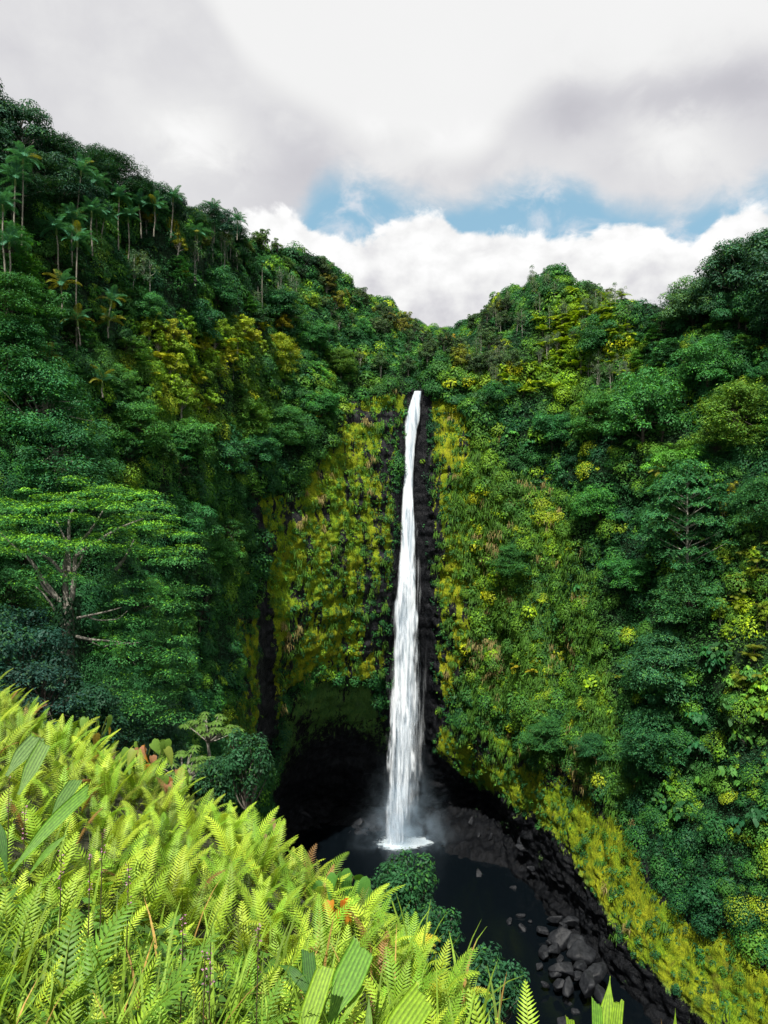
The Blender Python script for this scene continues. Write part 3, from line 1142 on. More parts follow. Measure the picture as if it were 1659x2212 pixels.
def trunk_and_limbs(rng, H, r0, tips, lean=(0, 0), fork=.35):
    b = Bag()
    top = np.array([lean[0], lean[1], H * .62])
    pts = bez((0, 0, -1.2), (lean[0] * .2, lean[1] * .2, H * .3), top, 8)
    V, Fq = tube(pts, np.linspace(r0, r0 * .45, 8), 7)
    b.add(V, Fq)
    for tp in tips:
        tp = np.asarray(tp, float)
        f = fork + (1 - fork) * rng.random()
        st = pts[int(round(f * 7))]
        mid = (st + tp) / 2 + np.array([0, 0, (tp[2] - st[2]) * .15]) + rng.normal(size=3) * .25
        V, Fq = tube(bez(st, mid, tp, 6), np.linspace(r0 * .34, r0 * .08, 6), 5)
        b.add(V, Fq)
    return b


def broadleaf(seed, H=10, Rc=4, L=.55, nb=22, ratio=.95, per=15, spread=.5):
    rng = np.random.default_rng(seed)
    blobs, tips = [], []
    for k in range(nb):
        d = norm(rng.normal(size=3))
        d[2] = d[2] if d[2] > -.55 else -d[2]
        q = 1.05 - spread * rng.random() + (.12 * rng.normal() if spread > .6 else 0)
        c = np.array([d[0] * Rc * .82 * q, d[1] * Rc * .82 * q, H - Rc * ratio * 1.05 + d[2] * Rc * ratio * .95 * q])
        r = Rc * (.20 + .20 * rng.random()) * (.72 if spread > .6 else 1)
        blobs.append((c, r, .7 + .6 * rng.random()))
        if k % 2 == 0:
            tips.append(c)
    V, Fq, c = blob_crown(rng, blobs, L, per=per)
    crown = mesh_np('broadleaf_crown', V, Fq, M_LEAF, c)
    tr = trunk_and_limbs(rng, H, .26 + H * .012, tips, rng.normal(size=2) * .5).mesh('broadleaf_trunk', M_BARK, True)
    return crown, tr


def layered(seed, H=11, Rc=5.5, L=.45, layers=26, per=7.0, thick=.22, low=.22, mono=False):
    """spreading tree with flat horizontal sprays"""
    rng = np.random.default_rng(seed)
    C, Rr, tips = [], [], []
    for k in range(layers):
        t = k / (layers - 1)
        an = k * 2.4 + rng.random()
        z = H * (low + (1 - low) * t) + rng.normal() * .25
        span = Rc * (1 - .78 * max(0, (t - .35) / .65) ** 1.6) * (.55 + .45 * min(1, t / .25))
        rad = span * (.35 + .6 * rng.random()) * (1 if k < layers - 3 else .25)
        C.append((rad * math.cos(an), rad * math.sin(an), z))
        Rr.append(Rc * (.22 + .20 * rng.random()))
        tips.append(C[-1])
    C, Rr = np.array(C), np.array(Rr)
    n_each = np.clip(per * (Rr / L) ** 2 * 1.5, 10, 3000).astype(int)
    k = np.repeat(np.arange(len(C)), n_each)
    n = len(k)
    an = rng.random(n) * 2 * np.pi
    q = np.sqrt(rng.random(n))
    wig = 1 + .30 * np.sin(an * 3 + k * 1.7) + .2 * np.sin(an * 7 + k)
    x = np.cos(an) * q * Rr[k] * wig
    y = np.sin(an) * q * Rr[k] * wig
    z = (rng.random(n) - .5) * 2 * thick * Rr[k] * (1 - q * .6) - q ** 2 * Rr[k] * .22 + .12 * Rr[k] * np.sin(x * 2.1 + k) * np.cos(y * 2.3)
    P = C[k] + np.stack([x, y, z], -1)
    N = norm(np.stack([x * .12, y * .12, 0 * x + 1], -1) + rng.normal(size=(n, 3)) * .30)
    D = norm(np.stack([np.cos(an), np.sin(an), 0 * an - .15], -1) + rng.normal(size=(n, 3)) * .5)
    Ls = L * (.7 + .6 * rng.random(n))
    V, Fq = leaves(P, N, D, Ls, Ls * .42)
    tone = (.75 + .5 * rng.random(len(C)))[k] * (.7 + .6 * rng.random(n))
    c = np.stack([tone, tone, tone], -1)
    lime_leaf = rng.random(n) < .16
    c[lime_leaf] *= np.array([2.0, 1.5, .8])
    crown = mesh_np('spreading_crown', V, Fq, M_LEAF, np.repeat(c, 4, 0))
    if mono:
        b = Bag()
        b.add(*tube(bez((0, 0, -2), (.3, 0, H * .5), (0, 0, H * .97), 12), np.linspace(.42, .07, 12), 7))
        for tp in tips:
            q = math.hypot(tp[0], tp[1])
            zs = max(1.0, tp[2] - .45 * q - .3)
            b.add(*tube(bez((0, 0, zs), (tp[0] * .55, tp[1] * .55, zs + .25 * q), tp, 6), np.linspace(.13, .03, 6), 5))
        tr = b.mesh('spreading_trunk', M_BARK, True)
        return crown, tr
    tr = trunk_and_limbs(rng, H, .22 + H * .012, tips, rng.normal(size=2) * .4, fork=.45).mesh('spreading_trunk', M_BARK, True)
    return crown, tr


def slender(seed, H=9, Rc=2.4, L=.34):
    """thin pale stems with sparse feathery grey green heads"""
    rng = np.random.default_rng(seed)
    blobs = []
    b = Bag()
    for s in range(3):
        x, y = rng.normal(size=2) * .9
        h = H * (.8 + .3 * rng.random())
        tx, ty = x + rng.normal() * .5, y + rng.normal() * .5
        V, Fq = tube(bez((x * .6, y * .6, -1), (x, y, h * .5), (tx, ty, h), 8), np.linspace(.13, .03, 8), 5)
        b.add(V, Fq)
        for k in range(6):
            t = .45 + .55 * rng.random()
            c = np.array([x + (tx - x) * t, y + (ty - y) * t, h * t]) + rng.normal(size=3) * np.array([.55, .55, .3])
            blobs.append((c, Rc * (.25 + .22 * rng.random()), .75 + .5 * rng.random()))
            V, Fq = tube(bez((x + (tx - x) * t, y + (ty - y) * t, h * t - .8), c - np.array([0, 0, .5]), c, 4), np.linspace(.05, .02, 4), 4)
            b.add(V, Fq)
    V, Fq, c = blob_crown(rng, blobs, L, .34, per=13, flat=1.2)
    return mesh_np('slender_crown', V, Fq, M_LEAF, c), b.mesh('slender_trunk', M_BARK, True)


def bigleaf(seed, Rc=2.6, H=4.5, L=.75, nb=14):
    """big drooping heart shaped leaves"""
    rng = np.random.default_rng(seed)
    P, N, D, T = [], [], [], []
    tips = []
    for k in range(nb):
        d = norm(rng.normal(size=3))
        d[2] = abs(d[2]) - .2
        c = np.array([d[0] * Rc * .8, d[1] * Rc * .8, H - Rc * .7 + d[2] * Rc * .8])
        tips.append(c)
        tone = .75 + .5 * rng.random()
        for j in range(12):
            an = rng.random() * 6.28
            q = rng.random() ** .6
            o = np.array([math.cos(an) * q, math.sin(an) * q, .35 - .55 * q * q])
            P.append(c + o * Rc * .34 + rng.normal(size=3) * .08)
            dd = np.array([math.cos(an), math.sin(an), -.75])
            D.append(dd)
            N.append(np.array([math.cos(an) * .75, math.sin(an) * .75, .75]) + rng.normal(size=3) * .2)
            T.append(tone * (.7 + .6 * rng.random()))
    P, N, D, T = map(np.array, (P, N, D, T))
    n = len(P)
    N = norm(N)
    D = norm(D - (D * N).sum(-1, keepdims=True) * N)
    Sd = np.cross(N, D)
    Lv = (L * (.7 + .5 * rng.random(n)))[:, None]
    out = [(-.35, 0, 0), (-.42, .28, -.02), (-.12, .42, -.05), (.25, .28, -.10), (.62, 0, -.22), (.25, -.28, -.10), (-.12, -.42, -.05), (-.42, -.28, -.02)]
    V = np.stack([P + D * Lv * a + Sd * Lv * s + N * Lv * h for a, s, h in out], 1).reshape(-1, 3)
    b8 = np.arange(n)[:, None] * 8
    Fq = np.concatenate([b8 + np.array([0, 1, 2, 3]), b8 + np.array([0, 3, 4, 4]), b8 + np.array([0, 4, 5, 5]), b8 + np.array([0, 5, 6, 7])])
    Fq = np.concatenate([b8 + np.array([0, 1, 2, 3]), b8 + np.array([0, 5, 6, 7]), b8 + np.array([0, 3, 4, 5])])
    col = np.stack([T, T, T], -1)
    lime_leaf = rng.random(n) < .10
    col[lime_leaf] *= np.array([2.4, 1.7, .7])
    crown = mesh_np('large_leaf_crown', V, Fq, M_LEAF, np.repeat(col, 8, 0))
    tr = trunk_and_limbs(rng, H, .14, tips, (0, 0), .3).mesh('large_leaf_stem', M_BARK, True)
    return crown, tr


def palm_frond(seed, L=2.9):
    rng = np.random.default_rng(seed)
    n = 30
    t = np.linspace(0, 1, n)
    ang = R(62) - R(95) * t ** 1.25
    ds = L / (n - 1)
    x = np.concatenate([[0], np.cumsum(np.cos(ang[:-1]) * ds)])
    z = np.concatenate([[0], np.cumsum(np.sin(ang[:-1]) * ds)])
    c = np.stack([x, 0 * x, z], -1)
    b = Bag()
    V, Fq = tube(c, np.linspace(.045, .008, n), 4)
    b.add(V, Fq, np.array([1.5, 1.35, .8]))
    T = norm(np.gradient(c, axis=0))
    up = np.cross(T, np.array([0, 1.0, 0])) * -1
    for sgn in (-1, 1):
        tt = np.linspace(.10, .99, 34)
        P0 = np.stack([np.interp(tt, t, c[:, i]) for i in range(3)], -1)
        TT = np.stack([np.interp(tt, t, T[:, i]) for i in range(3)], -1)
        UU = np.stack([np.interp(tt, t, up[:, i]) for i in range(3)], -1)
        ll = .78 * np.sin(np.pi * (tt * .82 + .12)) ** .7 * (L / 2.9)
        dirn = norm(TT * .55 + np.array([0, sgn, 0]) * .9 + UU * .25 + np.array([0, 0, -.25 - .25 * 1.0]) + rng.normal(size=(34, 3)) * .08)
        P = P0 + dirn * ll[:, None] * .5
        N = norm(UU + np.array([0, -sgn * .35, 0]) + rng.normal(size=(34, 3)) * .1)
        V, Fq = leaves(P, N, dirn, ll, .085 * (L / 2.9), .3)
        b.add(V, Fq, np.repeat(np.repeat((.75 + .5 * rng.random(34))[:, None], 3, 1), 4, 0))
    return b.mesh('palm_frond', M_LEAF)


def palm_trunk():
    z = np.linspace(-1.5, 10, 26)
    r = .15 + .05 * np.exp(-(z + 1.5) / 1.2) + .012 * np.sin(z * 9)
    pts = np.stack([.12 * np.sin(z * .4), .10 * np.cos(z * .3), z], -1)
    pts[0, 2] -= 5
    V, Fq = tube(pts, r, 8)
    b = Bag()
    b.add(V, Fq)
    return b.mesh('palm_trunk', M_BARK, True), pts[-1]


def palm_shaft():
    z = np.linspace(-.1, 1.15, 8)
    V, Fq = tube(np.stack([0 * z, 0 * z, z], -1), .15 + .05 * np.sin(np.clip((1.0 - z) * 2.2, 0, 3.1)) - .04 * np.clip(z, 0, 1), 8)
    b = Bag()
    b.add(V, Fq)
    return b.mesh('crown_shaft', M_LEAF, True)


def fern_frond_mesh(seed, pairs=24, segs=5, name='fern_frond', bip=False, arch=(8, 62), width=.19, start=.16, serr=True):
    """unit-length arching frond in the xz plane, growing up from the origin towards +x"""
    rng = np.random.default_rng(seed)
    n = 22
    t = np.linspace(0, 1, n)
    th = R(arch[0]) + (R(arch[1]) - R(arch[0])) * t ** 1.6
    ds = 1.0 / (n - 1)
    x = np.concatenate([[0], np.cumsum(np.sin(th[:-1]) * ds)])
    z = np.concatenate([[0], np.cumsum(np.cos(th[:-1]) * ds)])
    sway = .02 * np.sin(t * 3 + seed)
    c = np.stack([x, sway, z], -1)
    b = Bag()
    V, Fq = tube(c, np.linspace(.0075, .0022, n), 4)
    b.add(V, Fq, np.array([1.0, .85, .55]))
    T = norm(np.gradient(c, axis=0))
    Nn = norm(np.cross(T, np.array([0, 1.0, 0])))       # upper face
    Nn = np.where(Nn[:, 2:3] < 0, -Nn, Nn)
    if Nn[0, 0] > 0:
        Nn = -Nn
    for sgn in (-1, 1):
        for k in range(pairs):
            tt = start + (0.995 - start) * (k + (.25 if sgn > 0 else 0)) / pairs
            if tt > .995:
                continue
            P0 = np.array([np.interp(tt, t, c[:, i]) for i in range(3)])
            TT = np.array([np.interp(tt, t, T[:, i]) for i in range(3)])
            UU = np.array([np.interp(tt, t, Nn[:, i]) for i in range(3)])
            q = (tt - start) / (1 - start)
            ln = width * (q + .06) ** .28 * (1 - q) ** .72 * 1.75 * (.92 + .16 * rng.random())
            if ln < .012:
                ln = .012
            side = np.array([0, sgn, 0.0])
            s = np.linspace(0, 1, segs + 1)
            dirn = norm(side * 1.0 + TT * (.32 + .25 * q) + UU * .18)
            cen = P0 + dirn * (s[:, None] * ln) + TT * (s[:, None] ** 2) * ln * .22 - UU * (s[:, None] ** 2) * ln * (.26 + .12 * rng.random())
            wd = (.36 / pairs) * (1 - start) * np.sin(np.clip(.25 + s * .78, 0, 1) * np.pi) ** .6 * (1 - s ** 3 * .75)
            if serr:
                wd = wd * (1 + .16 * np.where(np.arange(segs + 1) % 2 == 0, 1, -1))
            wd[-1] = .001
            e1 = cen + TT * wd[:, None] - UU * wd[:, None] * .25
            e2 = cen - TT * wd[:, None] - UU * wd[:, None] * .25
            V = np.concatenate([e1, cen, e2])
            m = segs + 1
            i = np.arange(segs)
            Fq = np.concatenate([np.stack([i, i + 1, m + i + 1, m + i], -1), np.stack([m + i, m + i + 1, 2 * m + i + 1, 2 * m + i], -1)])
            b.add(V, Fq, np.full(3, .86 + .28 * rng.random()) * np.array([1, 1, 1.0]))
    return b.mesh(name, M_FROND, True)


def treefern_frond(seed, L=2.2):
    """bipinnate arching frond of a tree fern: side pinnae each with small leaflets"""
    rng = np.random.default_rng(seed)
    n = 16
    t = np.linspace(0, 1, n)
    ang = R(48) - R(88) * t ** 1.2
    ds = L / (n - 1)
    c = np.stack([np.concatenate([[0], np.cumsum(np.cos(ang[:-1]) * ds)]), 0 * t, np.concatenate([[0], np.cumsum(np.sin(ang[:-1]) * ds)])], -1)
    b = Bag()
    V, Fq = tube(c, np.linspace(.03, .006, n), 4)
    b.add(V, Fq, np.array([.6, .5, .6]))
    T = norm(np.gradient(c, axis=0))
    Nn = norm(np.cross(T, np.array([0, 1.0, 0])))
    Nn = np.where(Nn[:, 2:3] < 0, -Nn, Nn)
    for sgn in (-1, 1):
        for k in range(15):
            tt = .18 + .81 * k / 15
            P0, TT, UU = (np.array([np.interp(tt, t, A[:, i]) for i in range(3)]) for A in (c, T, Nn))
            q = (tt - .18) / .82
            ln = .30 * L * (q + .12) ** .35 * (1 - q) ** .6 * 1.3
            dirn = norm(np.array([0, sgn, 0]) + TT * (.35 + .3 * q) - UU * .12)
            m = 9
            s = np.linspace(.06, 1, m)
            cc = P0 + dirn * (s[:, None] * ln) - np.array([0, 0, 1]) * (s[:, None] ** 2) * ln * .22
            ll = .055 * L * (1 - s * .75) * 1.5
            for s2 in (-1, 1):
                d2 = norm(TT * s2 + dirn * .35)
                d2 = np.tile(d2, (m, 1))
                V, Fq = leaves(cc + d2 * ll[:, None] * .5, np.tile(UU, (m, 1)) + rng.normal(size=(m, 3)) * .08, d2, ll, ln / m * 1.05, .05)
                b.add(V, Fq, np.full(3, .8 + .4 * rng.random()))
    return b.mesh('tree_fern_frond', M_FROND)


BROAD = [broadleaf(100 + i, H=h, Rc=r, L=.52, nb=nb, spread=.80, per=17) for i, (h, r, nb) in enumerate([(9, 4.4, 44), (10, 5.0, 52), (8, 3.8, 36), (9, 4.8, 46), (7, 3.2, 30)])]
BROAD_NEAR = [broadleaf(150 + i, H=h, Rc=r, L=.44, nb=54, per=11) for i, (h, r) in enumerate([(12, 5.8), (12, 6.4), (10, 5.0)])]
LAYER = [layered(200 + i, H=h, Rc=r, L=.46, layers=40) for i, (h, r) in enumerate([(9, 4.8), (10, 5.6), (8, 4.2)])]
SLEND = [slender(300 + i) for i in range(4)]
BIGL = [bigleaf(400 + i, L=.95) for i in range(3)]
PFROND = [palm_frond(500 + i) for i in range(2)]
PTRUNK, PTOP = palm_trunk()
PSHAFT = palm_shaft()
TFROND = [treefern_frond(600 + i) for i in range(2)]

GREAT = [broadleaf(170 + i, H=20, Rc=r, L=.60, nb=130, per=10, ratio=.85, spread=.9) for i, r in enumerate([10.5, 9.5])]
BIGDOME = [broadleaf(180 + i, H=12, Rc=8, L=.46, nb=125, per=11, ratio=.75, spread=.80) for i in range(3)]
BIGTIER = [layered(190 + i, H=26, Rc=11, L=.46, layers=52, low=.22, thick=.14, mono=True) for i in range(2)]
BIGFEATH = [layered(195 + i, H=13, Rc=9, L=.48, layers=60, low=.12, thick=.35) for i in range(3)]
PALE_BARK = (.30, .29, .26)
DARK_BARK = (.07, .06, .05)
rng = np.random.default_rng(77)
ORD = ['', 'second', 'third', 'fourth', 'fifth', 'sixth', 'seventh', 'eighth', 'ninth', 'tenth', 'eleventh', 'twelfth', 'thirteenth', 'fourteenth',
       'fifteenth', 'sixteenth', 'seventeenth', 'eighteenth', 'nineteenth', 'twentieth']
PLACED = {}           # group -> list of (px, object, noun phrase, where phrase)


def enlist(o, px, group, noun, where, cat):
    o['group'] = group
    o['category'] = cat
    PLACED.setdefault(group, []).append((px, o, noun, where))


def shorten(t):
    w = t.split()
    return ' '.join(w) if len(w) <= 16 else ' '.join([x for x in w if x not in ('the', 'a')][:16])


def finish_labels():
    for gname, rows in PLACED.items():
        rows.sort(key=lambda r: r[0])
        n = len(rows)
        for i, (px, o, noun, where) in enumerate(rows):
            if n == 1:
                o['label'] = f'{noun} {where}'
            elif n <= 20:
                lab = 'leftmost' if i == 0 else 'rightmost' if i == n - 1 else f'{ORD[i]} from left'
                where = where.replace('in the gully right behind', 'behind')
                o['label'] = shorten(f'{noun} {where}, {lab}')
            else:
                o['label'] = f'{noun} {where}'


def plant(name, proto, px, py, scale, color, bark=DARK_BARK, sink=.4, tall=1.0, pos=None):
    p = ground_at(px, py)[0] if pos is None else np.asarray(pos, float)
    e = link(name, None, loc=(float(p[0]), float(p[1]), float(p[2]) - sink), rot=(0, 0, float(rng.random() * 6.28)), scale=(scale, scale, scale * tall))
    link('crown', proto[0], e, color=color)
    link('trunk', proto[1], e, color=bark)
    return e


def palm(px, py_crown, py_base, yellow=.05, n=16, name='palm_tree', Y=None):
    base, _ = ground_at(px, py_base)
    Yd = base[1] - 4.5
    base = np.array([base[0] * Yd / base[1], Yd, CZ - (py_base - CY) / FPX * Yd])
    h = (py_base - py_crown) * Yd / FPX
    sc = 1.0
    e = link(name, None, loc=tuple(map(float, base)), rot=(float(rng.normal() * .045), float(rng.normal() * .045), float(rng.random() * 6.28)))
    shaft = 1.1
    t = link('trunk', PTRUNK, e, color=(.26, .25, .21))
    k = max(h - shaft, .5) / 10.0
    t.scale = (.75, .75, k)
    top = np.array([PTOP[0], PTOP[1], 10 * k])
    link('crown_shaft', PSHAFT, e, loc=tuple(map(float, top)), color=(.10, .17, .04))
    for j in range(n):
        an = j * 2.39996 + rng.random() * .4
        tilt = -.60 + 1.45 * (j / n) + rng.normal() * .10
        c = np.array([.050, .180, .095]) * (.8 + .5 * rng.random())
        if rng.random() < yellow:
            c = np.array([.20, .22, .03])
        f = link('frond', PFROND[j % 2], e, loc=(float(top[0]), float(top[1]), float(top[2] + shaft - .1)), rot=(0, float(tilt), float(an)), scale=float(1.0 + .35 * rng.random()), color=c)
        f.rotation_mode = 'XYZ'
    return e


def tree_fern(px, py, scale, color, name='tree_fern', n=9, h=1.2, pos=None, jit=.25):
    p = ground_at(px, py)[0] if pos is None else np.asarray(pos, float)
    e = link(name, None, loc=tuple(map(float, p)), rot=(0, 0, float(rng.random() * 6.28)), scale=scale)
    b = TF_TRUNK
    t = link('trunk', b, e, color=(.05, .04, .03))
    t.scale = (1, 1, h)
    for j in range(n):
        an = j * 2.39996
        c = np.array(color) * (1 - jit + 2 * jit * rng.random())
        link('frond', TFROND[j % 2], e, loc=(0, 0, h), rot=(0, float(-.25 + .55 * rng.random()), float(an)), scale=float(.8 + .4 * rng.random()), color=c)
    return e


_b = Bag()
_b.add(*tube([(0, 0, -1), (.03, 0, -.2), (0, .03, .5), (0, 0, 1.0)], [.14, .12, .10, .09], 7))
TF_TRUNK = _b.mesh('tree_fern_trunk', M_BARK, True)

# ------------------------------------------------------------------ jungle on the slopes
PALMS = [(50, 345, 520, 'left_ridge'), (38, 385, 515, ''), (172, 368, 455, ''), (215, 395, 470, ''), (262, 425, 500, ''), (284, 470, 548, ''), (378, 425, 490, ''),
         (171, 520, 682, ''), (465, 452, 500, ''), (540, 475, 505, ''), (430, 505, 545, ''), (574, 570, 690, ''), (130, 495, 560, ''), (340, 445, 490, ''),
         (14, 440, 560, ''), (22, 520, 600, ''), (200, 455, 520, ''), (158, 470, 540, ''), (305, 440, 490, ''), (225, 465, 530, '')]
for px, a, b, _ in PALMS:
    o = palm(px, a, b)
    enlist(o, px, 'tall palms on the left ridge', 'tall pale stemmed palm', 'on the upper left ridge', 'palm tree')
for px, a, b in [(240, 648, 690), (140, 612, 660), (176, 690, 730), (106, 770, 810), (232, 690, 720), (225, 822, 850), (1420, 1020, 1060)]:
    o = palm(px, a, b, yellow=.45, n=11)
    if px > 1000:
        tag(o, 'short yellow green palm beside the tall pale trunked tree on the right wall', 'palm tree')
    else:
        enlist(o, px, 'short palms on the left slope', 'short palm with yellowing fronds', 'below the tall left palms', 'palm tree')


def RS(px):
    return float(np.interp(px, [0, 200, 300, 350, 480, 580, 680, 760, 830, 900, 960, 1030, 1100, 1200, 1300, 1400, 1530, 1680],
                           [2, 3, -10, -8, -26, -50, -54, -28, -15, -14, 0, -15, -27, -23, -25, -40, -48, -45]))


def jitter_col(c, s=.2):
    c = np.array(c) * (1 - s + 2 * s * rng.random())
    return c * (1 + rng.normal(size=3) * .06)


# skyline stands: (px, py ground, scale)
for px, py, s in [(-60, 270, 1.25), (10, 320, 1.15), (60, 345, 1.1), (110, 350, 1.05), (150, 380, 1.0), (205, 410, 1.05), (250, 425, 1.05), (300, 455, .8), (335, 480, .75), (375, 500, .7),
                  (420, 515, .7), (450, 522, .65), (485, 542, .72), (520, 555, .6), (-10, 400, 1.1), (90, 430, 1.0), (30, 470, .9), (130, 460, .9), (190, 480, .8)]:
    s *= 1.0 if px < 50 else .88 if px < 120 else .95
    lay = rng.random() < .5
    o = plant('broadleaf_tree', BIGFEATH[rng.integers(3)] if lay else BROAD_NEAR[rng.integers(3)], px, py + RS(px), s * (.72 if lay else 1), jitter_col((.018, .070, .040)), PALE_BARK)
    enlist(o, px, 'dark trees on the left skyline', 'dark spreading broadleaf tree', 'standing on the crest of the left ridge', 'tree')
for px, py, s, c in [(215, 400, .85, (.075, .11, .022)), (320, 500, .5, (.16, .17, .012)), (385, 560, .62, (.15, .18, .012)), (440, 560, .6, (.10, .13, .02)), (490, 575, .6, (.08, .12, .018)), (540, 590, .55, (.07, .11, .02)),
                     (395, 620, .45, (.17, .20, .012)), (537, 620, .36, (.30, .27, .01))]:
    o = plant('broadleaf_tree', BROAD[rng.integers(5)], px, py + RS(px), s, jitter_col(c, .1), PALE_BARK)
    enlist(o, px, 'yellow green trees below the left skyline', 'yellow green broadleaf tree', 'just below the left skyline', 'tree')
for px, py, s in [(580, 575, .75), (605, 595, .7), (640, 620, .75), (668, 640, .8), (690, 640, .7), (715, 665, .6), (560, 580, .7), (625, 640, .7), (655, 660, .7)]:
    o = plant('broadleaf_tree', BROAD[rng.integers(5)], px, py + RS(px), s * .95, jitter_col((.050, .110, .030) if px < 630 else (.016, .055, .030)), DARK_BARK)
    enlist(o, px, 'trees on the shoulder of the left ridge', 'mid green rounded tree', 'where the left ridge dips', 'tree')
# valley behind the lip
for k in range(62):
    side = rng.random() < .6
    if side:
        px = 700 + 250 * rng.random()
        top = np.interp(px, [700, 760, 830, 900, 960], [650, 672, 695, 725, 745])
    else:
        px = 965 + 135 * rng.random()
        top = np.interp(px, [960, 1030, 1100], [745, 720, 685])
    top += RS(px)
    py = top + (822 - top) * rng.random() ** 1.3
    c = (.045, .095, .040) if rng.random() < .75 else (.13, .16, .02)
    o = plant('broadleaf_tree', BROAD[rng.integers(5)], px, py, .62 + .3 * rng.random(), jitter_col(c), PALE_BARK)
    if px < 830:
        gname, wh = 'valley trees left of the notch', 'left of the valley behind the waterfall'
    elif px < 965:
        gname, wh = 'valley trees in the notch', 'low in the notch of the valley above the lip'
    else:
        gname, wh = 'valley trees right of the notch', 'right of the valley behind the waterfall'
    tone = 'yellowish' if c[0] > .1 else 'grey green'
    enlist(o, px, tone + ' ' + gname, f'small {tone} tree', wh, 'tree')
for px, py in [(975, 738), (958, 742)]:
    o = plant('broadleaf_tree', BROAD[2], px, py, .5, (.42, .33, .05), PALE_BARK)  # strong sunlight on these trees is put into the leaf colour
    enlist(o, px, 'sunlit golden trees in the notch', 'golden sunlit tree', 'at the very bottom of the skyline notch', 'tree')
# right hill
for k in range(64):
    px = 1030 + 330 * rng.random()
    top = np.interp(px, [1030, 1100, 1150, 1200, 1230, 1300, 1400], [715, 675, 648, 636, 642, 680, 700])
    top += RS(px)
    py = top + (185 * rng.random() ** 1.4)
    o = plant('slender_tree', SLEND[rng.integers(4)], px, py, .62 + .25 * rng.random(), jitter_col((.085, .155, .085)), (.40, .39, .36))
    enlist(o, px, 'slender trees on the rounded hill', 'slender grey green tree with thin pale stems', 'on the rounded hill right of the waterfall', 'tree')
for px, py, s, c, nm in [(1270, 668, .62, (.030, .085, .030), 'dark round headed tree standing clear on the right skyline'),
                         (1325, 668, .52, (.10, .13, .022), 'yellow tinged tree with bare pale trunk on the right skyline')]:
    o = plant('broadleaf_tree', BROAD[1] if px < 1300 else BROAD[0], px, py + RS(px), s, c, PALE_BARK, tall=1.05)
    tag(o, nm, 'tree')
for px, py, s in [(1574, 722, 1.0), (1616, 728, 1.16), (1664, 730, 1.26), (1535, 716, .52), (1720, 735, 1.2)]:
    o = plant('broadleaf_tree', GREAT[rng.integers(2)], px, py + RS(px), s, jitter_col((.030, .095, .055), .1), (.22, .21, .19), sink=2.0 * s)
    enlist(o, px, 'great dark trees at the right edge', 'huge dark branching tree', 'at the right end of the skyline', 'tree')
for k in range(52):
    px = 1340 + 360 * rng.random()
    top = np.interp(px, [1340, 1400, 1530, 1680], [700, 712, 722, 745])
    top += RS(px)
    py = top + 14 + 330 * rng.random() ** 1.2
    y = float(yellowness(px, py))
    c = leaf_colour(y * .7, rng.random())
    lay = rng.random() < .4
    o = plant('spreading_tree' if lay else 'broadleaf_tree', (LAYER[rng.integers(3)] if lay else BROAD[rng.integers(5)]), px, py, .55 + .3 * rng.random(), jitter_col(c * 1.05), DARK_BARK)
    form = 'flat topped spreading' if lay else 'round headed leafy'
    band = 'high' if py < 850 else 'part way down'
    enlist(o, px, f'{form} trees {band} on the right wall', f'{form} green tree', f'growing {band} on the right wall', 'tree')


def plant_w(name, protos, Rc, px, py, width, color, bark=DARK_BARK, tall=1.0, sink=1.0):
    p = ground_at(px, py)[0]
    return plant(name, protos[rng.integers(len(protos))], px, py, width / 2 * p[1] / FPX / Rc, color, bark, sink, tall)


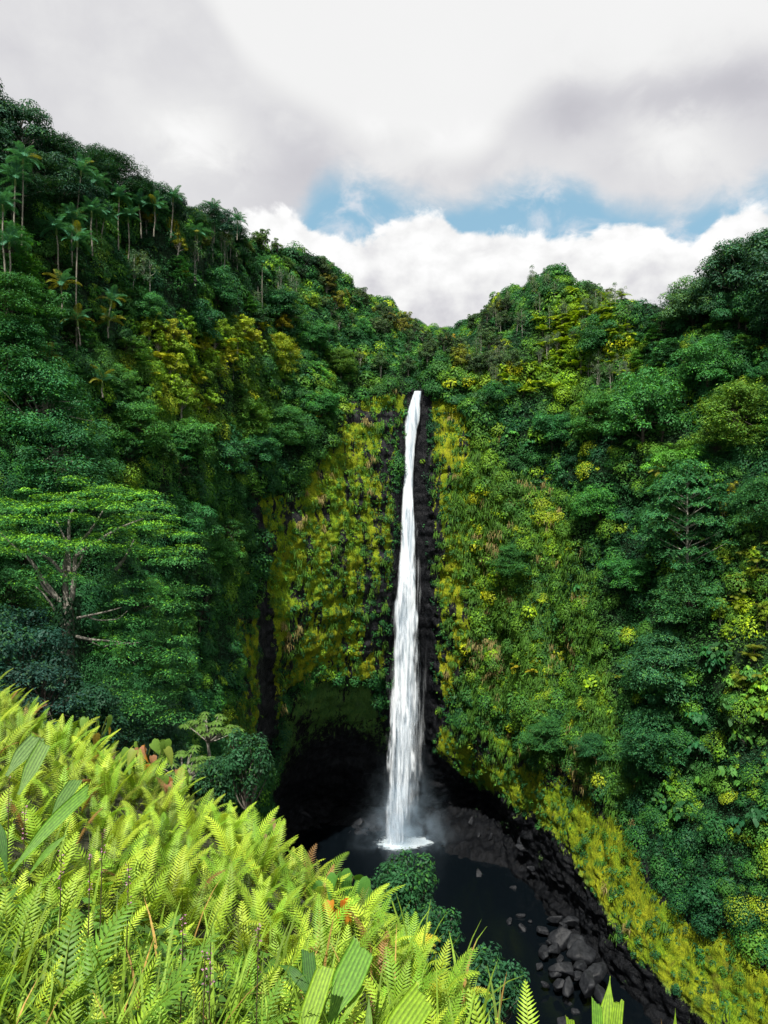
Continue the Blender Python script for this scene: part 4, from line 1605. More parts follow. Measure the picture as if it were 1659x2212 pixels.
D_, T_, F_T = (BIGDOME, 8), (BIGTIER, 11), (BIGFEATH, 9)
for (pr, Rc), px, py, w, c, bark, tall, nm in [
        (D_, 1385, 955, 195, (.030, .130, .045), DARK_BARK, 1.0, 'broad domed green tree high on the right wall'),
        (T_, 1480, 1265, 225, (.022, .105, .045), (.50, .48, .44), 1.05, 'tall pale trunked tree with flat tiered sprays on the right wall'),
        (D_, 1466, 1075, 165, (.060, .200, .035), DARK_BARK, 1.0, 'bright domed tree right behind the tall tiered tree'),
        (F_T, 1486, 1338, 165, (.030, .120, .050), DARK_BARK, 1.0, 'feathery rounded tree at the foot of the tall tiered tree'),
        (F_T, 1435, 1490, 195, (.026, .105, .055), DARK_BARK, 1.0, 'big feathery blue green tree below the tall tiered tree'),
        (F_T, 1405, 1645, 175, (.018, .085, .040), DARK_BARK, 1.0, 'dark feathery tree above the shaded undercut'),
        (F_T, 1590, 960, 200, (.060, .150, .030), DARK_BARK, 1.0, 'wide yellow green tree near the right edge, below the skyline'),
        (D_, 1290, 770, 120, (.018, .085, .034), DARK_BARK, 1.0, 'dark dome of a tree beside the lime tree ferns'),
        (D_, 1490, 700, 140, (.045, .120, .065), DARK_BARK, 1.0, 'grey green rounded tree on the right skyline'),
        (F_T, 1105, 1235, 100, (.024, .100, .034), DARK_BARK, 1.0, 'dark domed tree on the grassy cliff right of the falls'),
        (F_T, 1190, 1605, 130, (.024, .100, .036), DARK_BARK, .7, 'dark mounded tree just above the moss slope'),
        (F_T, 1275, 1632, 95, (.018, .085, .040), DARK_BARK, .7, 'blue green mounded bush above the moss slope'),
        (D_, 1520, 850, 150, (.024, .110, .036), DARK_BARK, 1.0, 'leafy domed tree between the skyline and the wide yellow green tree'),
        (F_T, 1290, 930, 130, (.030, .120, .036), DARK_BARK, 1.0, 'flat sprayed tree under the lime tree ferns'),
        (D_, 1190, 960, 110, (.018, .095, .040), DARK_BARK, 1.0, 'dark rounded tree above the right end of the wet rock'),
        (D_, 1070, 880, 90, (.020, .095, .040), DARK_BARK, 1.0, 'dark rounded tree at the cliff edge right of the lip'),
        (F_T, 1640, 1130, 150, (.020, .090, .036), DARK_BARK, 1.0, 'dark layered tree against the right edge'),
        (D_, 1360, 1280, 130, (.022, .110, .036), DARK_BARK, .9, 'dense green tree left of the tall tiered tree'),
        (D_, 1290, 1130, 130, (.028, .125, .036), DARK_BARK, .9, 'broad leafy tree in the middle of the right wall'),
        (F_T, 90, 970, 250, (.018, .095, .040), PALE_BARK, 1.1, 'wide layered tree with pale limbs above the big spreading tree'),
        (F_T, 30, 830, 220, (.020, .100, .040), DARK_BARK, 1.0, 'layered dark tree at the left edge below the palms'),
        (F_T, 130, 1060, 240, (.018, .090, .042), PALE_BARK, 1.0, 'layered tree directly behind the big spreading tree'),
        (F_T, 30, 700, 190, (.024, .105, .036), DARK_BARK, .9, 'leafy layered tree at the left edge under the tallest palms'),
        (D_, 425, 740, 135, (.014, .078, .042), DARK_BARK, 1.0, 'dark round tree left of the lone slender palm'),
        (D_, 470, 660, 120, (.016, .082, .038), DARK_BARK, 1.0, 'dark round tree below the yellow trees of the left skyline'),
        (D_, 320, 700, 110, (.022, .105, .040), DARK_BARK, 1.0, 'green round tree right of the hanging vine'),
        (D_, 615, 700, 110, (.014, .075, .036), DARK_BARK, 1.0, 'dark round tree behind the lone slender palm'),
        (F_T, 610, 800, 95, (.130, .210, .018), PALE_BARK, 1.3, 'large yellow green tree right of the lone slender palm'),
        (F_T, 530, 930, 130, (.050, .150, .030), DARK_BARK, 1.0, 'light green layered tree above the cliff forest edge'),
        (F_T, 620, 960, 130, (.028, .115, .040), DARK_BARK, 1.0, 'mid green layered tree at the top left of the mossy cliff'),
        (D_, 480, 1030, 150, (.018, .090, .044), DARK_BARK, 1.0, 'dark bluish tree left of the trickle gully'),
        (D_, 400, 1000, 140, (.028, .115, .034), DARK_BARK, 1.0, 'green tree in the middle of the left slope'),
        (F_T, 300, 960, 150, (.030, .125, .036), DARK_BARK, 1.0, 'spreading tree with light tips on the left slope'),
        (D_, 250, 860, 120, (.034, .125, .034), DARK_BARK, 1.0, 'round tree under the short palms'),
        (D_, 400, 1180, 150, (.018, .095, .038), DARK_BARK, 1.0, 'dense tree right of the big spreading tree'),
        (D_, 470, 1240, 120, (.030, .125, .034), DARK_BARK, 1.0, 'leafy tree close to the golden tree fern by the gully'),
        (D_, 680, 760, 100, (.022, .105, .038), DARK_BARK, 1.0, 'round tree on the shoulder above the lip'),
        (F_T, 745, 800, 80, (.050, .130, .030), DARK_BARK, 1.0, 'light green tree above the left end of the lip'),
        (D_, 700, 900, 100, (.024, .115, .040), DARK_BARK, .9, 'bushy tree hanging over the mossy cliff left of the falls'),
        (D_, 560, 1000, 110, (.016, .085, .040), DARK_BARK, .9, 'dark bushy tree right above the trickle gully')]:
    c = np.array(c) * np.array([1.55, 1.42, 1.10])
    o = plant_w('spreading_tree' if Rc != 8 else 'broadleaf_tree', pr, Rc, px, py, w, c, bark, tall)
    tag(o, nm, 'tree')
for px, py in [(1560, 1130), (1575, 1090)]:
    o = plant('slender_tree', SLEND[1], px, py, .62, (.25, .27, .02), PALE_BARK)
    enlist(o, px, 'yellow leaved slender trees on the right wall', 'yellow leaved slender tree', 'right of the tall tiered tree', 'tree')
# large leaf shrubs lower right
for k in range(46):
    px = 1385 + 320 * rng.random()
    py = 1420 + 380 * rng.random()
    lim = np.interp(px, [1350, 1390, 1470, 1560, 1700], [1640, 1700, 1800, 1900, 2000])
    py = min(py, lim - 10)
    y = float(yellowness(px, py)) + (.5 if rng.random() < .15 else 0)
    o = plant('large_leaf_shrub', BIGL[rng.integers(3)], px, py, .75 + .45 * rng.random(), jitter_col(leaf_colour(min(y, .7), rng.random()) * 1.1), DARK_BARK, sink=1.5)
    tone = 'lime tinted' if y > .45 else 'deep green'
    band = 'above the shaded undercut' if py > 1600 else 'higher on the right wall'
    enlist(o, px, f'{tone} large leaf shrubs {band}', f'{tone} shrub of big drooping leaves', band, 'shrub')
for k in range(26):
    px = 1000 + 400 * rng.random()
    py = 900 + 400 * rng.random()
    y = float(yellowness(px, py))
    o = plant('large_leaf_shrub', BIGL[rng.integers(3)], px, py, .55 + .35 * rng.random(), jitter_col(leaf_colour(y, rng.random()) * 1.1), DARK_BARK, sink=1.2)
    enlist(o, px, 'large leaf shrubs on the right cliff', 'leafy shrub with broad hanging leaves', 'on the cliff right of the waterfall', 'shrub')
# left slope
for k in range(80):
    px = -60 + 620 * rng.random()
    top = np.interp(px, [-60, 0, 200, 350, 480, 580], [420, 480, 560, 600, 620, 640])
    py = top + (1480 - top) * rng.random() ** 1.1
    if px > 330:
        py = min(py, np.interp(px, [330, 450, 560], [1500, 1300, 1050]))
    y = float(yellowness(px, py))
    c = leaf_colour(y * .8, rng.random() * .9)
    lay = rng.random() < .5
    sc = .5 + .35 * rng.random()
    o = plant('spreading_tree' if lay else 'broadleaf_tree', (LAYER[rng.integers(3)] if lay else BROAD[rng.integers(5)]), px, py, sc, jitter_col(c * 1.0), DARK_BARK, sink=1.0)
    band = 'under the palms' if py < 850 else 'on the middle of the left slope' if py < 1200 else 'low on the left slope'
    form = 'flat layered' if lay else 'rounded leafy'
    enlist(o, px, f'{form} trees {band} at left', f'{form} green tree', band, 'tree')
for k in range(34):
    px = 560 + 230 * rng.random()
    py = 650 + (np.interp(px, [560, 700, 790], [330, 300, 180])) * rng.random()
    y = float(yellowness(px, py))
    c = leaf_colour(y * .9 + (.35 if rng.random() < .2 else 0), rng.random())
    o = plant('broadleaf_tree', BROAD[rng.integers(5)], px, py, .5 + .3 * rng.random(), jitter_col(c), DARK_BARK, sink=.8)
    band = 'above the left end of the cliff' if py < 800 else 'hanging on the upper left cliff'
    enlist(o, px, f'leafy trees {band}', 'bushy green tree', band, 'tree')
for px, py, s in [(612, 730, .75), (590, 760, .55), (640, 770, .5)]:
    o = plant('broadleaf_tree', BROAD[3], px, py, s, (.19, .19, .012), PALE_BARK)
    enlist(o, px, 'yellow trees right of the lone palm', 'bright yellow knobbly tree', 'right of the lone slender palm', 'tree')
for k in range(46):
    px, py = 310 + 270 * rng.random(), 715 + 200 * rng.random()
    if px > 480 and py > 830:
        py -= 100
    c = (.12, .23, .018) if rng.random() < .6 else (.19, .25, .016)
    o = plant('broadleaf_tree', BROAD[rng.integers(5)], px, py, .45 + .40 * rng.random(), jitter_col(np.array(c) * 1.3, .15), PALE_BARK, sink=.3)
    band = 'upper' if py < 790 else 'lower'
    enlist(o, px, f'{band} yellow green trees on the left slope', 'bushy yellow green tree', f'in the {band} part of the bright left slope', 'tree')
for k in range(16):
    px = 1545 + 120 * rng.random()
    py = 1190 + 380 * rng.random()
    o = plant('broadleaf_tree', BROAD[rng.integers(5)], px, py, .36 + .25 * rng.random(), jitter_col((.14, .25, .018), .15), PALE_BARK, sink=1.0)
    enlist(o, px, 'yellow green trees at the right edge', 'bushy lime green tree', 'in the bright strip at the right edge', 'tree')
for px, py, w in [(1535, 690, 120), (1590, 700, 130), (1640, 705, 140), (1690, 710, 140), (1480, 690, 110)]:
    o = plant_w('broadleaf_tree', BIGDOME, 8, px, py, w, jitter_col((.030, .110, .050), .15))
    enlist(o, px, 'domed trees at the feet of the great dark trees', 'domed green tree', 'at the feet of the great dark trees', 'tree')
# yellow tree ferns
TF = [(430, 740), (460, 752), (490, 760), (520, 742), (545, 735), (505, 775), (450, 785), (570, 720), (400, 770), (560, 755), (350, 790), (330, 830), (380, 820)]
for px, py in TF:
    o = tree_fern(px, py, .95 + .4 * rng.random() + .25, (.36, .40, .02))
    enlist(o, px, 'lime tree ferns on the left slope', 'lime yellow tree fern', 'in the bright patch on the left slope', 'tree fern')
for k in range(84):
    c0 = [(1240, 690, 45, 60), (1325, 735, 30, 35), (1110, 820, 55, 28), (1225, 750, 50, 55), (1290, 700, 45, 60)][rng.integers(5)]
    px, py = c0[0] + rng.normal() * c0[2] * .7, c0[1] + rng.normal() * c0[3] * .7
    o = tree_fern(px, max(py, 640), 1.2 + .5 * rng.random(), (.28, .42, .02), n=9)
    band = 'high on the rounded hill' if py < 780 else 'lower on the rounded hill'
    enlist(o, px, f'lime tree ferns {band}', 'lime yellow tree fern', f'{band} right of the waterfall', 'tree fern')
for px, py, s, c, nm in [(527, 1255, 1.15, (.36, .30, .02), 'golden tree fern beside the dark gully on the left cliff'),
                         (1115, 1450, 1.5, (.40, .34, .02), 'big golden tree fern low on the cliff right of the falls'),
                         (1148, 1462, 1.3, (.34, .31, .02), 'second golden tree fern, touching the biggest one'),
                         (1205, 1475, 1.1, (.14, .20, .02), 'green tree fern just right of the golden pair'),
                         (700, 1085, .9, (.28, .28, .02), 'small lime tree fern on the mossy left cliff'),
                         (640, 915, .9, (.30, .28, .02), 'lime tree fern on the forest edge above the left cliff'),
                         (1010, 1270, .7, (.34, .32, .02), 'small yellow tree fern on the right edge of the wet rock'),
                         (1130, 1560, .6, (.30, .32, .02), 'tiny yellow tree fern below the golden pair'),
                         (690, 905, .8, (.36, .32, .02), 'small golden tree fern on the ledge left of the falls'),
                         (1330, 1470, .7, (.20, .26, .02), 'green tree fern on the bright grassy rib at right')]:
    o = tree_fern(px, py, s, c)
    tag(o, nm, 'tree fern')
for k in range(16):
    px, py = 1570 + 90 * rng.random(), 1180 + 330 * rng.random()
    o = tree_fern(px, py, .9 + .4 * rng.random(), (.17, .22, .02))
    enlist(o, px, 'lime tree ferns at the right edge', 'lime green tree fern', 'in the bright strip down the right edge', 'tree fern')


def vine_curtain(px, py0, py1, w, name, label, n=1500, colr=(.16, .22, .02)):
    p, nn = ground_at(px, py0)
    q, _ = ground_at(px, py1)
    Yd = p[1] - 3.0
    H = (py1 - py0) * Yd / FPX
    W_ = w * Yd / FPX
    r = np.random.default_rng(int(px))
    P, D = [], []
    for s in range(16):
        x0 = (r.random() - .5) * W_
        y0 = r.normal() * .8
        L = H * (.5 + .5 * r.random())
        m = int(L / .10)
        z = -np.linspace(0, L, m)
        P.append(np.stack([x0 + .25 * np.sin(z * 1.3 + s) + r.normal(size=m) * .10, y0 + r.normal(size=m) * .12, z], -1))
    P = np.concatenate(P)
    n = len(P)
    D = norm(r.normal(size=(n, 3)) * .6 + np.array([0, 0, -1]))
    N = norm(np.array([0, -1, .7]) + r.normal(size=(n, 3)) * .5)
    V, Fq = leaves(P, N, D, .28 + .12 * r.random(n), .2)
    c = np.array([1, 1, 1.]) * (.55 + .8 * r.random((n, 1)))
    me = mesh_np(name, V, Fq, M_LEAF, np.repeat(c, 4, 0))
    top = CZ - (py0 - CY) / FPX * Yd
    o = link(name, me, loc=((px - CX) / FPX * Yd, Yd, top), color=colr)
    tag(o, label, 'vine')


vine_curtain(288, 548, 640, 48, 'hanging_vine', 'yellow green vine hanging like a curtain under the left palms')
vine_curtain(372, 475, 570, 22, 'hanging_vine', 'narrow yellow vine trailing down a trunk near the left skyline', colr=(.24, .25, .015))

for px, py in [(470, 560), (486, 565), (500, 560), (520, 600), (612, 640), (634, 640), (640, 655), (290, 640), (315, 650), (420, 600), (445, 590), (560, 690)]:
    o = plant('slender_tree', SLEND[rng.integers(4)], px, py, .8 + .3 * rng.random(), jitter_col((.060, .135, .070)), (.45, .44, .41))
    enlist(o, px, 'pale stemmed slender trees on the left slope', 'slender tree with pale thin stems', 'on the upper left slope', 'tree')


# the big spreading tree at left
def hero_tree():
    r = np.random.default_rng(5)
    base = np.array(ground_at(150, 1500)[0])
    Yd = 80.0
    base = unproject(140, 1470, Yd)
    e = link('spreading_tree', None, loc=tuple(map(float, base)))
    tag(e, 'large spreading tree with flat layered sprays and a vine clad trunk above the fern bank', 'tree')
    s = Yd / FPX

    def P(px, py, dy=0.0):
        return unproject(px, py, Yd + dy) - base
    sprays = []
    rows = [(1040, 60, 330), (1065, 10, 350), (1090, -30, 390), (1120, -20, 400), (1150, 0, 420), (1180, -40, 420), (1210, 220, 430), (1240, -60, 190), (1260, 230, 430), (1300, 240, 420),
            (1335, 220, 400), (1370, 210, 420), (1410, 230, 420), (1450, 220, 420), (1490, 200, 400), (1530, 230, 420)]
    for py, a, b in rows:
        if py < 1200:
            lo = np.interp(py, [1030, 1060, 1100, 1150, 1200], [170, 60, -30, -60, -60])
            hi = np.interp(py, [1030, 1060, 1100, 1150, 1200], [235, 330, 370, 405, 430])
        else:
            lo, hi = a, b
        m = max(2, int((hi - lo) / (30 if py < 1200 else 40)))
        for k in range(m):
            px = lo + (hi - lo) * (k + r.random()) / m
            sprays.append((P(px, py + r.normal() * 7, r.normal() * 3.2 if py < 1200 else r.normal() * 2.2), (26 + 30 * r.random()) * s, py))
    C = np.array([q[0] for q in sprays])
    Rr = np.array([q[1] for q in sprays])
    low = np.array([q[2] for q in sprays]) > 1200
    L = .27
    n_each = (5.0 * (Rr / L) ** 2 * 1.6).astype(int)
    k = np.repeat(np.arange(len(C)), n_each)
    n = len(k)
    an = r.random(n) * 2 * np.pi
    q = np.sqrt(r.random(n))
    wig = 1 + .3 * np.sin(an * 3 + k * 1.7) + .2 * np.sin(an * 7 + k)
    x, y = np.cos(an) * q * Rr[k] * wig, np.sin(an) * q * Rr[k] * wig
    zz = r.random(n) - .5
    z = zz * .26 * Rr[k] - q ** 2 * Rr[k] * .20 + .14 * np.sin(x * 3 + k) * np.cos(y * 3.3)
    Pl = C[k] + np.stack([x, y, z], -1)
    N = norm(np.stack([x * .12, y * .12, 0 * x + 1], -1) + r.normal(size=(n, 3)) * .28)
    D = norm(np.stack([np.cos(an), np.sin(an), 0 * an - .1], -1) + r.normal(size=(n, 3)) * .45)
    Ls = L * (.7 + .7 * r.random(n))
    V, Fq = leaves(Pl, N, D, Ls, Ls * .40)
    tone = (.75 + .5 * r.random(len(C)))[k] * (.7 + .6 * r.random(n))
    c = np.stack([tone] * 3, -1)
    lime_leaf = (zz > np.where(low[k], .44, .18))  # spray tops painted lime, as if lit from above
    c[lime_leaf] *= np.array([3.3, 2.1, .6])
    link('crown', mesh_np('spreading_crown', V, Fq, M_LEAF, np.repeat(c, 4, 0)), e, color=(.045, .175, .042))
    b = Bag()

    def limb(pts, r0, r1, dy=0):
        pp = np.array([P(x_, y_, d_) for x_, y_, d_ in pts])
        t = np.linspace(0, 1, len(pp))
        tt = np.linspace(0, 1, 14)
        V_, F_ = tube(hermite(tt, t, pp), np.linspace(r0, r1, 14), 6)
        b.add(V_, F_)
    limb([(142, 1480, 0), (146, 1380, 0), (148, 1290, 0)], .95, .50)
    limb([(146, 1330, 0), (140, 1240, .5), (148, 1180, 2), (150, 1120, 3), (170, 1080, 4)], .36, .06)
    limb([(150, 1320, 0), (160, 1250, 0), (165, 1190, 1.5), (200, 1140, 3), (230, 1090, 4)], .32, .06)
    limb([(130, 1300, -.5), (95, 1255, -1), (65, 1210, -1.5), (40, 1190, -2), (0, 1150, -2)], .30, .06)
    limb([(118, 1290, -.5), (95, 1270, -1), (80, 1240, -1.2)], .2, .07)
    limb([(140, 1245, -.5), (110, 1210, -1), (85, 1195, -1.5), (60, 1180, -1.5)], .22, .05)
    limb([(120, 1320, -.5), (100, 1290, -1), (75, 1265, -1)], .14, .05)
    limb([(165, 1200, 0), (210, 1170, 0), (260, 1140, 0), (310, 1120, 0)], .26, .06)
    limb([(250, 1230, 1), (270, 1205, .8), (290, 1165, .5)], .24, .06)
    limb([(168, 1335, -1), (200, 1328, -2), (235, 1320, -2), (262, 1312, -2)], .17, .04)
    limb([(185, 1330, -1.5), (215, 1340, -2), (250, 1338, -2), (275, 1320, -2)], .10, .03)
    limb([(165, 1375, -1), (200, 1382, -2), (240, 1385, -2), (290, 1392, -2)], .18, .05)
    limb([(178, 1378, -1), (205, 1390, -2), (215, 1395, -2)], .09, .03)
    limb([(225, 1397, -1), (250, 1392, -2), (300, 1388, -2)], .12, .03)
    limb([(150, 1240, 0), (150, 1200, .5), (138, 1160, 2), (120, 1120, 3)], .22, .05)
    limb([(150, 1250, 0), (175, 1210, 0), (185, 1170, 0)], .16, .05)
    link('trunk', b.mesh('spreading_trunk', M_BARK, True), e, color=(.24, .235, .21))
    # climbing vine on the trunk
    m = 1400
    tt = r.random(m)
    ang = r.random(m) * 6.28
    rad = 1.15 + .35 * r.random(m)
    base_l = np.stack([P(145, 1500 - 210 * t_) for t_ in tt])
    Pv = base_l + np.stack([np.cos(ang) * rad, np.sin(ang) * rad, 0 * ang], -1)
    Nv = np.stack([np.cos(ang), np.sin(ang), .5 + 0 * ang], -1) + r.normal(size=(m, 3)) * .2
    Dv = np.tile(np.array([0, 0, -1.0]), (m, 1)) + r.normal(size=(m, 3)) * .25
    V, Fq = leaves(Pv, Nv, Dv, .42 + .2 * r.random(m), .26, .2)
    c = np.repeat((.6 + .7 * r.random((m, 1))) * np.ones(3), 4, 0)
    link('climbing_vine', mesh_np('climbing_vine', V, Fq, M_LEAF, c), e, color=(.012, .045, .018))


hero_tree()

# dark leaved trees low at left between big tree and fern bank
for k, (px, py, Yd, s, c) in enumerate([(40, 1480, 70, .85, (.016, .062, .044)), (90, 1520, 66, .75, (.018, .060, .046)), (190, 1560, 72, .80, (.018, .070, .036)), (260, 1600, 80, .85, (.016, .062, .036)),
                                        (330, 1610, 92, .8, (.020, .075, .036)), (390, 1640, 105, .8, (.020, .078, .034)), (20, 1420, 78, .8, (.014, .056, .042)), (310, 1680, 84, .8, (.016, .065, .036)), (420, 1700, 110, .8, (.024, .085, .028))]):
    p = unproject(px, py, Yd)
    p[2] -= 5.0 * s
    o = plant('spreading_tree' if k % 2 else 'broadleaf_tree', LAYER[k % 3] if k % 2 else BROAD_NEAR[k % 3], px, py, s, c, DARK_BARK, pos=p)
    enlist(o, px, 'dark trees behind the fern bank', 'dark blue green leafy tree', 'in the gully right behind the fern bank', 'tree')

exec_later = True

# ------------------------------------------------------------------ boulders
def boulder_mesh(seed, n=22):
    r = np.random.default_rng(seed)
    th = np.linspace(0, np.pi, n)
    ph = np.linspace(0, 2 * np.pi, n * 2, endpoint=False)
    T, Ph = np.meshgrid(th, ph, indexing='ij')
    d = np.stack([np.sin(T) * np.cos(Ph), np.sin(T) * np.sin(Ph), np.cos(T)], -1)
    P = d.copy()
    rad = np.ones(T.shape) * 1.25
    for k in range(13):
        nn = norm(r.normal(size=3))
        h = .48 + .40 * r.random()
        dd = (d * nn).sum(-1)
        rad = np.minimum(rad, np.where(dd > .05, h / np.maximum(dd, .05), 9))
    P = d * rad[..., None] * (1 + .07 * fbm(d * 4 + seed, 4, seed))[..., None]
    P *= np.array([1.0 + .5 * r.random(), .8 + .3 * r.random(), .65 + .3 * r.random()])
    i = np.arange(T.size).reshape(T.shape)
    j = np.roll(i, -1, 1)
    Fq = np.stack([i[:-1], i[1:], j[1:], j[:-1]], -1).reshape(-1, 4)
    return mesh_np('boulder', P.reshape(-1, 3), Fq, M_STONE, np.zeros((T.size, 3)), False)


def stone_mat():
    m, g, out = new_mat('wet_basalt_boulder')
    tc = g.n('ShaderNodeTexCoord').outputs['Object']
    n1 = g.noise(tc, 2.2, 7, .65)
    c = g.mix(g.sstep(n1, .3, .7), (.004, .005, .007), (.020, .022, .026))
    p = g.n('ShaderNodeBsdfPrincipled')
    g.put(p.inputs['Base Color'], c)
    p.inputs['Roughness'].default_value = .6
    p.inputs['Specular IOR Level'].default_value = .25
    b = g.n('ShaderNodeBump')
    b.inputs['Strength'].default_value = .8
    b.inputs['Distance'].default_value = .2
    g.put(b.inputs['Height'], n1)
    g.put(p.inputs['Normal'], b.outputs[0])
    g.put(out.inputs[0], p.outputs[0])
    return m


M_STONE = stone_mat()
BOULD = [boulder_mesh(i) for i in range(5)]


def boulder(px, py, r, label=None, group=None, z=None, k=0):
    zz = .15 if z is None else z
    Yd = (CZ - zz) * FPX / (py - CY)
    p = unproject(px, py, Yd)
    o = link('boulder', BOULD[k % 5], loc=tuple(map(float, p)), rot=(float(rng.normal() * .3), float(rng.normal() * .3), float(rng.random() * 6.28)), scale=float(r))
    if group:
        enlist(o, px, group, label[0], label[1], 'boulder')
    else:
        tag(o, label, 'boulder')
    return o


boulder(1035, 1888, 1.5, 'grey boulder alone in the dark pool near the far beach', k=0)
boulder(1110, 1918, .8, 'small grey boulder in the pool just off the dark bank', k=1)
for j, (px, py, r) in enumerate([(1100, 1992, 1.15), (1122, 1978, .95), (1128, 2004, 1.2), (1145, 1990, .6)]):
    boulder(px, py, r, ('rounded grey boulder', 'in the cluster standing in midstream'), 'midstream boulder cluster', k=j)
for j, (px, py, r) in enumerate([(1175, 2060, 2.0), (1200, 2050, 1.5), (1222, 2095, 2.2), (1195, 2100, 1.6), (1240, 2040, 2.3), (1255, 2085, 2.0), (1230, 2130, 1.8), (1270, 2130, 2.4), (1175, 2010, 1.3), (1205, 2130, 1.3),
                                 (1195, 1985, 1.6), (1300, 2150, 2.2), (1240, 1990, 1.8), (1215, 2020, 2.6), (1262, 2055, 2.7), (1290, 2100, 2.6), (1210, 2072, 1.1), (1186, 2035, .9), (1250, 2110, 1.1),
                               (1165, 2085, .8), (1180, 2128, .9), (1220, 2000, 1.0)]):
    boulder(px, py, r, ('large dark angular boulder', 'in the rockfall beside the stream'), 'rockfall boulders on the bank', z=1.2 + .03 * (px - 1175), k=j)
for j, (px, py, r) in enumerate([(1225, 2165, 1.0), (1245, 2185, .8), (1215, 2205, 1.2)]):
    boulder(px, py, r, ('pale wet boulder', 'in the shallows below the rockfall'), 'shallows boulders', k=j + 2)
rr = np.random.default_rng(31)
for j in range(14):
    px, py = 640 + 560 * rr.random(), 0
    py = np.interp(px, [640, 760, 860, 1000, 1100, 1200], [1745, 1765, 1770, 1770, 1830, 1930]) + rr.normal() * 10
    g_, _ = ground_at(px, py, 10)
    o = link('boulder', BOULD[j % 5], loc=tuple(map(float, g_)), rot=(float(rr.normal()), float(rr.normal()), float(rr.random() * 6)), scale=float(.7 + 1.2 * rr.random()))
    enlist(o, px, 'boulders along the cave floor', 'dark wet boulder', 'on the shadowed beach around the plunge pool', 'boulder')

# ------------------------------------------------------------------ the near bank
BA, BB, BC = -2.642, -.30, -.1645
DROP = 1.15


def bank_z(x, y, lift=0.0):
    """height (absolute) of the near bank's soil"""
    x, y = np.asarray(x, float), np.asarray(y, float)
    d = .677 * (x + 6.6) + .736 * (y - 13)
    bul = .75 * np.exp(-((x + 1.2) / 3.2) ** 2)
    d = d - bul
    z = BA + BB * x + BC * np.minimum(y, 30) - .52
    e = np.maximum(d + .35, 0)
    z = z - DROP * e * e / (e + .8)
    return CZ + z + lift, d


def bank_mat():
    m, g, out = new_mat('leaf_litter_soil')
    pos = g.n('ShaderNodeNewGeometry').outputs['Position']
    n1 = g.noise(pos, 3.5, 7, .65)
    n2 = g.noise(pos, 25, 4, .6)
    c = g.mix(g.sstep(n1, .35, .65), (.014, .018, .007), (.03, .035, .012))
    c = g.mix(g.sstep(n2, .55, .7), c, (.06, .04, .02))
    p = g.n('ShaderNodeBsdfPrincipled')
    g.put(p.inputs['Base Color'], c)
    p.inputs['Roughness'].default_value = .95
    b = g.n('ShaderNodeBump')
    b.inputs['Strength'].default_value = .7
    b.inputs['Distance'].default_value = .05
    g.put(b.inputs['Height'], n2)
    g.put(p.inputs['Normal'], b.outputs[0])
    g.put(out.inputs[0], p.outputs[0])
    return m


def build_bank():
    xs = np.concatenate([np.arange(-40, -9, 1.0), np.arange(-9, 6, .2), np.arange(6, 50, 1.0)])
    ys = np.concatenate([np.arange(-30, 2, 1.0), np.arange(2, 20, .2), np.arange(20, 62, 1.0)])
    X, Yg = np.meshgrid(xs, ys, indexing='ij')
    Z, d = bank_z(X, Yg)
    Z = Z + .10 * fbm(np.stack([X * .8, Yg * .8, 0 * X], -1), 4, 3) - np.maximum(0, 1.5 - Yg) * 0
    # the lookout stands level behind the bank
    k = sm(-Yg, -2.6, .2)
    Z = Z * (1 - k) + (CZ - 2.6) * k
    V = np.stack([X, Yg, Z], -1).reshape(-1, 3)
    i = np.arange(X.size).reshape(X.shape)
    Fq = np.stack([i[:-1, :-1], i[1:, :-1], i[1:, 1:], i[:-1, 1:]], -1).reshape(-1, 4)
    kind(link('fern_bank_ground', mesh_np('fern_bank_ground', V, Fq, bank_mat(), None, True)), 'structure', 'dark soil of the near bank under the ferns')


build_bank()

FR = [fern_frond_mesh(700 + i, pairs=p, width=w, arch=a) for i, (p, w, a) in enumerate([(20, .150, (5, 58)), (19, .165, (2, 75)), (22, .135, (10, 48)), (18, .16, (0, 66))])]
FR_LOW = [fern_frond_mesh(720 + i, pairs=16, segs=1, name='fern_frond_small', serr=False, width=.13) for i in range(2)]
frng = np.random.default_rng(99)
LIME_A, LIME_B = np.array([.17, .36, .025]), np.array([.44, .58, .050])


def fern_plant(x, y, size, n, shade=1.0, name='fern', group='bright ferns on the near bank', lean=None, color=None):
    z, d = bank_z(x, y)
    e = link(name, None, loc=(float(x), float(y), float(z)), rot=(0, 0, float(frng.random() * 6.28)))
    a0 = frng.random() * 6.28
    for j in range(n):
        an = a0 + j * 2.39996 + frng.normal() * .2
        c = (LIME_A + (LIME_B - LIME_A) * frng.random() ** 1.2) if color is None else np.array(color)
        c = c * shade * (.82 + .3 * frng.random())
        if color is None and frng.random() < .045:
            c = np.array([.30, .17, .06]) * (.6 + .6 * frng.random())
        link('frond', FR[frng.integers(4)], e, loc=(.03 * math.cos(an), .03 * math.sin(an), 0), rot=(0, float(.02 + .42 * frng.random()), float(an)), scale=float(size * (.75 + .4 * frng.random())), color=c)
    return e


def bank_points(r, n, ymin=3.2, ymax=15, dmax=1.0):
    out = []
    while len(out) < n:
        y = ymin + (ymax - ymin) * r.random() ** .9
        x = -.56 * y - .8 + r.random() * (.56 * y + 2.4)
        z, d = bank_z(x, y)
        if d > dmax:
            continue
        px, py = project(np.array([x, y, float(z) + .5]))
        if px < -160 or py > 2420 or px > np.interp(py, [1850, 1950, 2130, 2300], [760, 860, 985, 1060]):
            continue
        # keep the grassy near corner more open
        if py > 2000 and px < 600 and r.random() < .55:
            continue
        out.append((x, y, float(px), float(py), float(d)))
    return out


